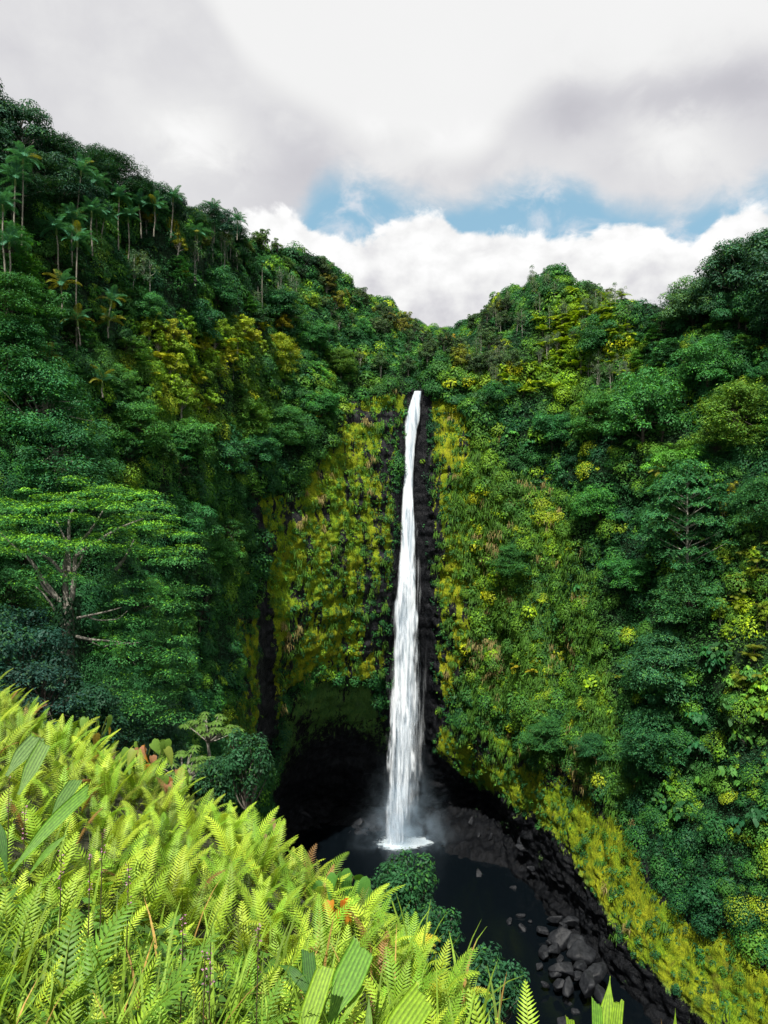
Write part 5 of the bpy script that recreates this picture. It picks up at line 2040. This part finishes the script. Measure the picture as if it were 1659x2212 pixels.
pts = []
cand = bank_points(np.random.default_rng(3), 2600)
for c in cand:                                     # even spread: keep a spacing that grows with distance
    if all((c[0] - q[0]) ** 2 + (c[1] - q[1]) ** 2 > (.235 + .012 * c[1]) ** 2 for q in pts):
        pts.append(c)
pts = sorted(pts, key=lambda c: c[1])
THINGS = pts[:290]
REST = pts[290:]
for x, y, px, py, d in THINGS:
    near = y < 5.2
    o = fern_plant(x, y, .48 + .22 * frng.random(), 6, shade=.65 + .5 * frng.random())
    if d > .15:
        o['group'] = 'ferns along the crest of the bank'
        o['label'] = 'lime green fern on the outer edge of the near bank against the dark gorge'
    elif near:
        o['group'] = 'ferns close to the lookout'
        o['label'] = 'fresh green fern with toothed fronds in the grassy near corner'
    else:
        o['group'] = 'ferns covering the near bank'
        o['label'] = 'bright lime fern in the dense mass covering the near bank'
    o['category'] = 'fern'


def fern_mass():
    b_V, b_F, b_C, n0 = [], [], [], 0
    r = np.random.default_rng(8)
    src = []
    for me in FR_LOW + FR[:2]:
        V = np.empty(len(me.vertices) * 3, np.float32)
        me.vertices.foreach_get('co', V)
        Fq = np.empty(len(me.polygons) * 4, np.int32)
        me.loops.foreach_get('vertex_index', Fq)
        C = np.empty(len(me.vertices) * 4, np.float32)
        me.color_attributes['col'].data.foreach_get('color', C)
        src.append((V.reshape(-1, 3), Fq.reshape(-1, 4), C.reshape(-1, 4)[:, :3]))
    extra = bank_points(np.random.default_rng(13), 420, dmax=2.6)
    for x, y, *_ in REST + extra:
        z = float(bank_z(x, y)[0])
        full = (x, y) in [(q[0], q[1]) for q in REST]
        for j in range(6 if full else 4):
            V, Fq, C = src[2 + r.integers(2)] if full else src[r.integers(2)]
            m = Euler((0, .05 + .5 * r.random(), r.random() * 6.28)).to_matrix()
            s = (.42 + .24 * r.random()) if full else (.32 + .25 * r.random())
            Vw = V @ np.array(m).T * s + np.array([x, y, z])
            c = (LIME_A + (LIME_B - LIME_A) * r.random()) * (.75 + .35 * r.random()) * (1 if full else .35)  # low filler fronds darkened to stand in for shade between the ferns
            b_V.append(Vw)
            b_F.append(Fq + n0)
            b_C.append(C * c)
            n0 += len(V)
    me = mesh_np('fern_undergrowth', np.concatenate(b_V), np.concatenate(b_F), M_FROND, np.concatenate(b_C), True)
    kind(link('fern_undergrowth', me), 'stuff', 'mass of small fern fronds filling the near bank')


fern_mass()


def grass_mass():
    r = np.random.default_rng(15)
    n = 3600
    y = 2.6 + 5.0 * r.random(n) ** 1.2
    x = -.56 * y - .3 + r.random(n) * (.56 * y + 1.2)
    z, d = bank_z(x, y)
    ok = (d < .6)
    x, y, z = x[ok], y[ok], z[ok]
    px, py = project(np.stack([x, y, z + .4], -1))
    keep = r.random(len(x)) < np.clip(.07 + 1.0 * sm(py, 1950, 2180) * (1 - sm(px, 500, 1000) * .75), 0, 1)
    x, y, z = x[keep], y[keep], z[keep]
    n = len(x)
    an = r.random(n) * 6.28
    L = .40 + .50 * r.random(n)
    W = .007 + .011 * r.random(n)
    t = np.linspace(0, 1, 6)
    bend = .35 + 1.2 * r.random(n)
    th = .12 + r.random(n)[:, None] * .25 + bend[:, None] * t[None] ** 1.5
    ds = L[:, None] / 5
    hx = np.concatenate([np.zeros((n, 1)), np.cumsum(np.sin(th[:, :-1]) * ds, 1)], 1)
    hz = np.concatenate([np.zeros((n, 1)), np.cumsum(np.cos(th[:, :-1]) * ds, 1)], 1)
    cx_ = x[:, None] + hx * np.cos(an)[:, None]
    cy_ = y[:, None] + hx * np.sin(an)[:, None]
    cz_ = z[:, None] + hz - .03
    c = np.stack([cx_, cy_, cz_], -1)
    side = np.stack([-np.sin(an), np.cos(an), 0 * an], -1)[:, None]
    w = (W[:, None] * (1 - t[None] ** 2.2) + .0006)[..., None]
    V = np.stack([c - side * w, c + side * w], 2).reshape(-1, 3)
    b = np.arange(n)[:, None, None] * 12
    s = np.arange(5)[None, :, None] * 2
    Fq = (b + s + np.array([0, 1, 3, 2])[None, None]).reshape(-1, 4)
    base = np.where(r.random((n, 1)) < .06, np.array([.40, .26, .08]), np.array([.16, .27, .025]))
    cc = base * (.6 + .8 * r.random((n, 1)))
    me = mesh_np('long_grass', V, Fq, M_BLADE, np.repeat(cc, 12, 0), True)
    kind(link('long_grass', me), 'stuff', 'long arching grass among the ferns of the near bank')


grass_mass()


def broad_weeds():
    """low broad leaved weeds in the near corner"""
    r = np.random.default_rng(19)
    n = 2600
    y = 2.8 + 3.4 * r.random(n)
    x = -.56 * y - .2 + r.random(n) * (.40 * y + .6)
    z, d = bank_z(x, y)
    P = np.stack([x, y, z + .05 + .30 * r.random(n)], -1)
    an = r.random(n) * 6.28
    D = np.stack([np.cos(an), np.sin(an), -.1 + .5 * r.random(n)], -1)
    N = np.stack([-.3 * np.cos(an), -.3 * np.sin(an), 1 + 0 * an], -1) + r.normal(size=(n, 3)) * .25
    L = .09 + .10 * r.random(n)
    V, Fq = leaves(P, N, D, L, L * .42, .12)
    c = np.array([.075, .18, .025]) * (.5 + .9 * r.random((n, 1)))
    me = mesh_np('broad_leaf_weeds', V, Fq, M_BLADE, np.repeat(c, 4, 0))
    kind(link('broad_leaf_weeds', me), 'stuff', 'low broad leaved weeds under the ferns of the near corner')


broad_weeds()


def pleated_leaf(seed, p0, p1, W, pleats, torn, face, sag):
    """long pleated blade from p0 to p1 with its upper face towards `face`"""
    r = np.random.default_rng(seed)
    m = 26
    t = np.linspace(0, 1, m)
    L = np.linalg.norm(p1 - p0)
    mid = (p0 + p1) / 2 + np.array([0, 0, 1.0]) * L * sag
    c = bez(p0, mid, p1, m)
    T = norm(np.gradient(c, axis=0))
    Nn = norm(face[None] - T * (T * face).sum(-1, keepdims=True))
    S = np.cross(Nn, T)
    k = pleats * 2 + 1
    u = np.linspace(-1, 1, k)
    w = W * (.22 + .78 * sm(t, 0, .5)) * (1 - (.10 if torn else .97) * sm(t, .55, 1))
    zig = np.where(np.arange(k) % 2 == 0, 1, -1) * .75 * w[:, None] / pleats
    P = c[:, None] + S[:, None] * (u[None] * w[:, None])[..., None] + Nn[:, None] * (zig + .22 * w[:, None] * u[None] ** 2)[..., None]
    if torn:
        cut = 1 - .05 * r.random(k) - .05 * (u * np.sign(r.random() - .5) + 1)
        cut = np.repeat(cut[::2], 2)[:k]
        for j in range(k):
            P[:, j] -= T * (np.maximum(t - cut[j], 0) * L)[:, None]
    i = np.arange(m * k).reshape(m, k)
    Fq = np.stack([i[:-1, :-1], i[1:, :-1], i[1:, 1:], i[:-1, 1:]], -1).reshape(-1, 4)
    tone = (.50 + .70 * (np.arange(k) % 2))[None, :, None] * np.ones((m, k, 3))
    if torn:
        tone[-1] = np.array([1.8, 1.3, 4.0])
    return mesh_np('pleated_leaf', P.reshape(-1, 3), Fq, M_BLADE, tone.reshape(-1, 3), False)


def seedling(specs, label):
    """specs: base px, py, distance; tip px, py, distance; half width px; colour; pleats; torn"""
    b0 = unproject(*specs[0][0])
    z = float(bank_z(b0[0], b0[1])[0])
    org = np.array([b0[0], b0[1], z])
    e = link('palm_seedling', None, loc=tuple(map(float, org)))
    tag(e, label, 'plant')
    for k, (a, b, hw, col, pl, torn, sag) in enumerate(specs):
        p0, p1 = unproject(*a), unproject(*b)
        p0[2] -= .12
        face = norm(np.array([0, 0, CZ]) - (p0 + p1) / 2) + np.array(SUN_DIR) * .7
        me = pleated_leaf(int(a[0] + b[1]), p0 - org, p1 - org, hw * a[2] / FPX, pl, torn, norm(face), sag)
        link('leaf', me, e, color=col)


GRN, YGR, DGR, GRY = (.13, .30, .03), (.22, .38, .025), (.05, .15, .02), (.16, .28, .09)
seedling([((25, 1850, 6.0), (206, 1697, 6.6), 16, GRN, 5, True, .10), ((108, 1745, 6.6), (170, 1679, 7.0), 15, (.11, .23, .05), 5, True, .02),
          ((60, 1860, 6.0), (150, 1800, 6.2), 8, GRN, 5, False, .15), ((15, 1850, 6.0), (-10, 1760, 6.2), 12, DGR, 6, False, .1)],
         'pleated palm seedling arching out of the ferns at the left edge')
seedling([((40, 1690, 7.4), (103, 1597, 7.8), 17, (.14, .27, .05), 5, True, .03), ((14, 1650, 7.5), (88, 1588, 8.0), 18, GRY, 5, True, .06)],
         'greyish pleated palm leaves cut square, higher on the left edge of the bank')
seedling([((634, 2270, 4.6), (711, 2074, 5.0), 24, YGR, 6, True, .06), ((712, 2170, 5.0), (790, 2037, 5.4), 34, GRN, 7, True, .03), ((676, 2135, 5.2), (664, 2046, 5.4), 16, DGR, 6, True, .02),
          ((732, 2180, 5.0), (786, 2126, 5.2), 8, YGR, 4, True, .02), ((690, 2150, 5.1), (600, 2085, 5.3), 12, DGR, 6, False, .35)],
         'cluster of broad pleated leaves with torn tips in the middle of the bank')
seedling([((812, 2270, 4.5), (924, 2140, 4.9), 36, YGR, 7, True, .05), ((796, 2260, 4.5), (797, 2146, 4.8), 9, (.12, .24, .03), 4, False, .02)],
         'pleated palm leaf leaning right at the bottom edge of the fern bank')
seedling([((1302, 2300, 4.6), (1318, 2108, 4.9), 20, YGR, 5, False, .03), ((1296, 2300, 4.6), (1288, 2150, 4.8), 12, GRN, 5, True, .02), ((1318, 2300, 4.6), (1338, 2150, 4.8), 13, YGR, 5, True, .02),
          ((1245, 2280, 4.6), (1230, 2190, 4.7), 10, YGR, 4, True, .02)],
         'broken pleated palm leaf sticking up over the dark stream')
seedling([((1456, 2290, 4.6), (1459, 2178, 4.7), 7, YGR, 4, False, .02), ((1440, 2290, 4.6), (1428, 2200, 4.7), 6, (.16, .10, .03), 3, False, .02)],
         'small upright leaf tips right of the broken palm leaf')


def heart_leaf():
    out = np.array([(0, 0), (-.07, .12), (-.05, .26), (.14, .33), (.45, .27), (.80, .11), (1.05, 0), (.80, -.11), (.45, -.27), (.14, -.33), (-.05, -.26), (-.07, -.12)])
    n = len(out)
    V = np.concatenate([[(0.15, 0, .02)], np.stack([out[:, 0], out[:, 1], -.30 * out[:, 0] ** 2 + .45 * np.abs(out[:, 1])], -1)])
    Fq = np.stack([np.zeros(n, int), 1 + np.arange(n), 1 + (np.arange(n) + 1) % n, 1 + (np.arange(n) + 1) % n], -1)
    me = bpy.data.meshes.new('heart_leaf')
    me.from_pydata([tuple(v) for v in V], [], [tuple(f[:3]) for f in Fq.tolist()])
    at = me.color_attributes.new('col', 'FLOAT_COLOR', 'POINT')
    at.data.foreach_set('color', np.ones(len(V) * 4, np.float32))
    me.materials.append(M_BLADE)
    me.polygons.foreach_set('use_smooth', np.ones(len(me.polygons), bool))
    return me


HEART = heart_leaf()
_b = Bag()
_b.add(*tube(bez((0, 0, 0), (.02, 0, .5), (.10, 0, 1.0), 6), np.linspace(.022, .012, 6), 5))
PETI = _b.mesh('petiole', M_BLADE, True)


def heart_plant(px, py, Y, n, cols, label, size=.24, h=.75):
    p = unproject(px, py, Y)
    z = float(bank_z(p[0], p[1])[0])
    top = float(p[2])
    hh = max(top - z - .08, .3)
    n = n + 4
    e = link('heart_leaf_plant', None, loc=(float(p[0]), float(p[1]), z))
    tag(e, label, 'plant')
    for j in range(n):
        an = -2.4 + 2.6 * j / max(n - 1, 1) + frng.normal() * .3
        lf = hh * (.75 + .45 * frng.random())
        s = link('petiole', PETI, e, rot=(0, float(.1 + .25 * frng.random()), float(an)), scale=(float(hh), float(hh), float(lf)), color=(.10, .14, .03))
        tip = Euler(s.rotation_euler).to_matrix() @ Vector((.10 * hh, 0, lf))
        link('leaf', HEART, e, loc=tuple(tip), rot=(float(frng.normal() * .5), float(.75 + .75 * frng.random()), float(an + frng.normal() * .5)), scale=float(size * (.75 + .5 * frng.random())), color=cols[j % len(cols)])


OR, GR2, PK = (.42, .20, .03), (.14, .26, .04), (.40, .20, .11)
heart_plant(302, 1600, 11.2, 7, [GR2, OR, GR2, PK, GR2], 'orange and green heart leaf plant on the crest of the fern bank')
heart_plant(322, 1605, 11.0, 5, [GR2, OR, (.20, .26, .04), GR2], 'tall heart leaf plant with a pink drooping leaf beside the orange one')
heart_plant(190, 1545, 12.2, 4, [GR2, (.36, .26, .04), GR2], 'small orange heart leaf plant near the upper left of the crest')
heart_plant(365, 1660, 10.6, 5, [GR2, GR2, (.26, .12, .04), PK], 'brownish heart leaf plant lower along the crest')
heart_plant(560, 1775, 9.6, 4, [(.12, .26, .04), (.45, .30, .18), (.10, .2, .03)], 'heart leaf plant with pale withered bracts on the crest')
heart_plant(725, 1925, 7.6, 3, [(.55, .17, .02), (.45, .20, .02)], 'small plant with orange leaves in the bare hollow of the bank', size=.2)
heart_plant(735, 1855, 8.4, 3, [(.07, .20, .03)], 'dark green arching leaf plant on the crest above the shrubs', size=.30)


def flower_spike(px, py, Y, h=.62):
    r = np.random.default_rng(int(px * 7 + py))
    p = unproject(px, py, Y)
    z = float(bank_z(p[0], p[1])[0])
    hh = max(float(p[2]) - z, .35)
    e = link('flower_spike', None, loc=(float(p[0]), float(p[1]), z))
    b = Bag()
    b.add(*tube(bez((0, 0, 0), (.02, .01, hh * .5), (0.03, 0, hh), 6), np.linspace(.006, .003, 6), 5))
    link('stem', b.mesh('flower_stem', M_BLADE, True), e, color=(.10, .08, .05))
    n = 34
    t = r.random(n)
    an = r.random(n) * 6.28
    n = 20
    t, an = t[:n], an[:n]
    P = np.stack([.03 + np.cos(an) * .016, np.sin(an) * .022, hh * (.72 + .30 * t)], -1)
    V, Fq = leaves(P, r.normal(size=(n, 3)), np.stack([np.cos(an), np.sin(an), .2 + 0 * an], -1), .015 + .008 * r.random(n), .011)
    link('blossom', mesh_np('blossom', V, Fq, M_BLADE, np.ones((4 * n, 3)) * np.repeat(.8 + .4 * r.random((n, 1)), 4, 0)), e, color=(.42, .20, .34))
    enlist(e, px, 'pink flower spikes in the ferns', 'stalk of small pink flowers', 'among the near ferns', 'flower')


for px, py, Y in [(12, 1680, 6.4), (45, 1745, 6.2), (212, 1800, 5.6), (185, 1845, 5.3), (268, 1865, 5.2), (123, 1840, 5.3), (385, 1975, 4.8), (445, 2035, 4.7), (432, 2060, 4.6), (548, 2000, 4.8)]:
    flower_spike(px, py, Y)

# bigger individual ferns in the near corner
for px, py, Y, s, lab in [(225, 2180, 4.4, .95, 'tall dark green fern with a single upright frond in the near corner'), (130, 2120, 4.7, .85, 'fern with fronds splayed left at the lower left edge'),
                          (480, 2130, 4.6, .85, 'dark fern left of the broad pleated leaves')]:
    p = unproject(px, py, Y)
    o = fern_plant(p[0], p[1], s, 4, color=(.11, .24, .025))  # fronds in a darker green than the lime ferns
    tag(o, lab, 'fern')
for px, py, Y, s, lab in [(1145, 2180, 5.6, .75, 'lone bright fern frond rising over the dark stream'), (1060, 2190, 5.4, .7, 'small lime fern left of the lone frond above the stream'), (560, 1775, 9.4, .8, 'fern leaning out beside the pale bracts')]:
    p = unproject(px, py, Y)
    zg = float(bank_z(p[0], p[1])[0])
    o = fern_plant(p[0], p[1], s * max(1.0, (p[2] - zg) * .9), 4)
    tag(o, lab, 'fern')

# golden ferns on the edge of the bank
FR_ARCH = [fern_frond_mesh(740 + i, pairs=17, width=.20, arch=(12, 128), name='arching_frond') for i in range(2)]
for px, py, Y, sc, n, lab in [(850, 1990, 8.8, .72, 9, 'arching fern with golden frond tips on the crest of the bank'), (765, 1925, 9.2, .55, 8, 'lime fern just above the golden arching one'),
                              (985, 2100, 7.2, .50, 7, 'little golden fern low on the outer edge of the bank')]:
    p = unproject(px, py, Y)
    zg = float(bank_z(p[0], p[1])[0])
    e = link('golden_fern', None, loc=(float(p[0]), float(p[1]), max(zg, float(p[2]) - sc * .75)))
    for q in range(n):
        c = (.50, .44, .03) if q % 4 == 0 else (.24, .40, .03)
        link('frond', FR_ARCH[q % 2], e, rot=(0, float(.1 + .2 * frng.random()), float(q * 2.39996 + frng.normal() * .2)), scale=float(sc * (.85 + .35 * frng.random())), color=c)
    tag(e, lab, 'fern')


def small_leaf_bush(px, py, Y, rw, rh, label, color, seed, L=.075):
    r = np.random.default_rng(seed)
    c0 = unproject(px, py, Y)
    zg = float(bank_z(c0[0], c0[1])[0])
    base = np.array([c0[0], c0[1], min(zg, c0[2] - rh)])
    e = link('shrub', None, loc=tuple(map(float, base)))
    tag(e, label, 'shrub')
    top = c0 - base
    blobs, tips = [], []
    for k in range(46):
        d = norm(r.normal(size=3))
        f = .45 + .55 * r.random()
        c = top + d * np.array([rw, rw, rh]) * f * .85
        blobs.append((c, (.22 + .20 * r.random()) * rw, .7 + .6 * r.random()))
        tips.append(c)
    V, Fq, c = blob_crown(r, blobs, L, .5, per=13, zmin=-.8, flat=1)
    link('crown', mesh_np('shrub_crown', V, Fq, M_LEAF, c), e, color=color)
    b = Bag()
    st = top - np.array([0, 0, rh * 1.2])
    b.add(*tube([(0, 0, -.5), st * .5, st], [.06, .05, .045], 6))
    for tp in tips:
        b.add(*tube(bez(st, (st + tp) / 2 + r.normal(size=3) * .1, tp, 5), np.linspace(.022, .006, 5), 4))
    link('trunk', b.mesh('shrub_stem', M_BARK, True), e, color=(.16, .15, .13))


small_leaf_bush(535, 1650, 16, .62, .85, 'dense small leaved bush just beyond the crest beside the dark cave', (.022, .085, .035), 1)
small_leaf_bush(470, 1690, 17, .6, .6, 'lower small leaved bush tucked behind the fern crest', (.020, .075, .032), 5)
small_leaf_bush(875, 1930, 14, .70, .80, 'small leaved bush in front of the plunge pool', (.022, .090, .032), 2)
small_leaf_bush(935, 2020, 13, .50, .65, 'lower small leaved bush beside the stream, below the pool bush', (.020, .085, .034), 3)
small_leaf_bush(1070, 2130, 12, .55, .55, 'small leaved bush over the stream at the bottom of the picture', (.020, .080, .036), 4)


def cecropia(px, py, Y, label):
    r = np.random.default_rng(int(px))
    c0 = unproject(px, py, Y)
    e = link('umbrella_tree', None, loc=tuple(map(float, c0 - np.array([0, 0, 6.0]))))
    tag(e, label, 'tree')
    b = Bag()
    s = Y / FPX
    b.add(*tube([(.3, 0, -3), (.1, 0, 2), (-.2, 0, 4.5), (0, 0, 5.6)], [.16, .13, .10, .06], 6))
    P, N, D = [], [], []
    for k in range(34):
        o = np.array([(r.random() - .5) * 115 * s, r.normal() * 1.2, 6 - abs(r.normal()) * 14 * s])
        o[2] += -((o[0] / (60 * s)) ** 2) * 18 * s + 14 * s
        b.add(*tube(bez((-.2, 0, 4.5), (o[0] * .5, o[1] * .5, o[2] - .6), o, 5), np.linspace(.05, .015, 5), 4))
        for j in range(9):
            an = j / 9 * 6.28
            P.append(o + np.array([math.cos(an) * .30, math.sin(an) * .30, -.08]))
            D.append((math.cos(an), math.sin(an), -.45))
            N.append((math.cos(an) * .4, math.sin(an) * .4, 1))
    n = len(P)
    V, Fq = leaves(P, N, D, .52, .17, .1)
    link('crown', mesh_np('umbrella_crown', V, Fq, M_LEAF, np.repeat((.75 + .5 * r.random((n, 1))) * np.ones(3), 4, 0)), e, color=(.085, .17, .028))
    link('trunk', b.mesh('umbrella_trunk', M_BARK, True), e, color=(.30, .29, .26))


cecropia(455, 1560, 55, 'pale stemmed tree with umbrella leaf clusters above the small leaved bush')
cecropia(400, 1640, 50, 'second umbrella leaved tree, lower and nearer the fern crest')

finish_labels()
for o in bpy.data.objects:
    if len(str(o.get('label', '')).split()) > 16:
        print('LONG', o.name, o['label'])
print('objects', len(bpy.data.objects))
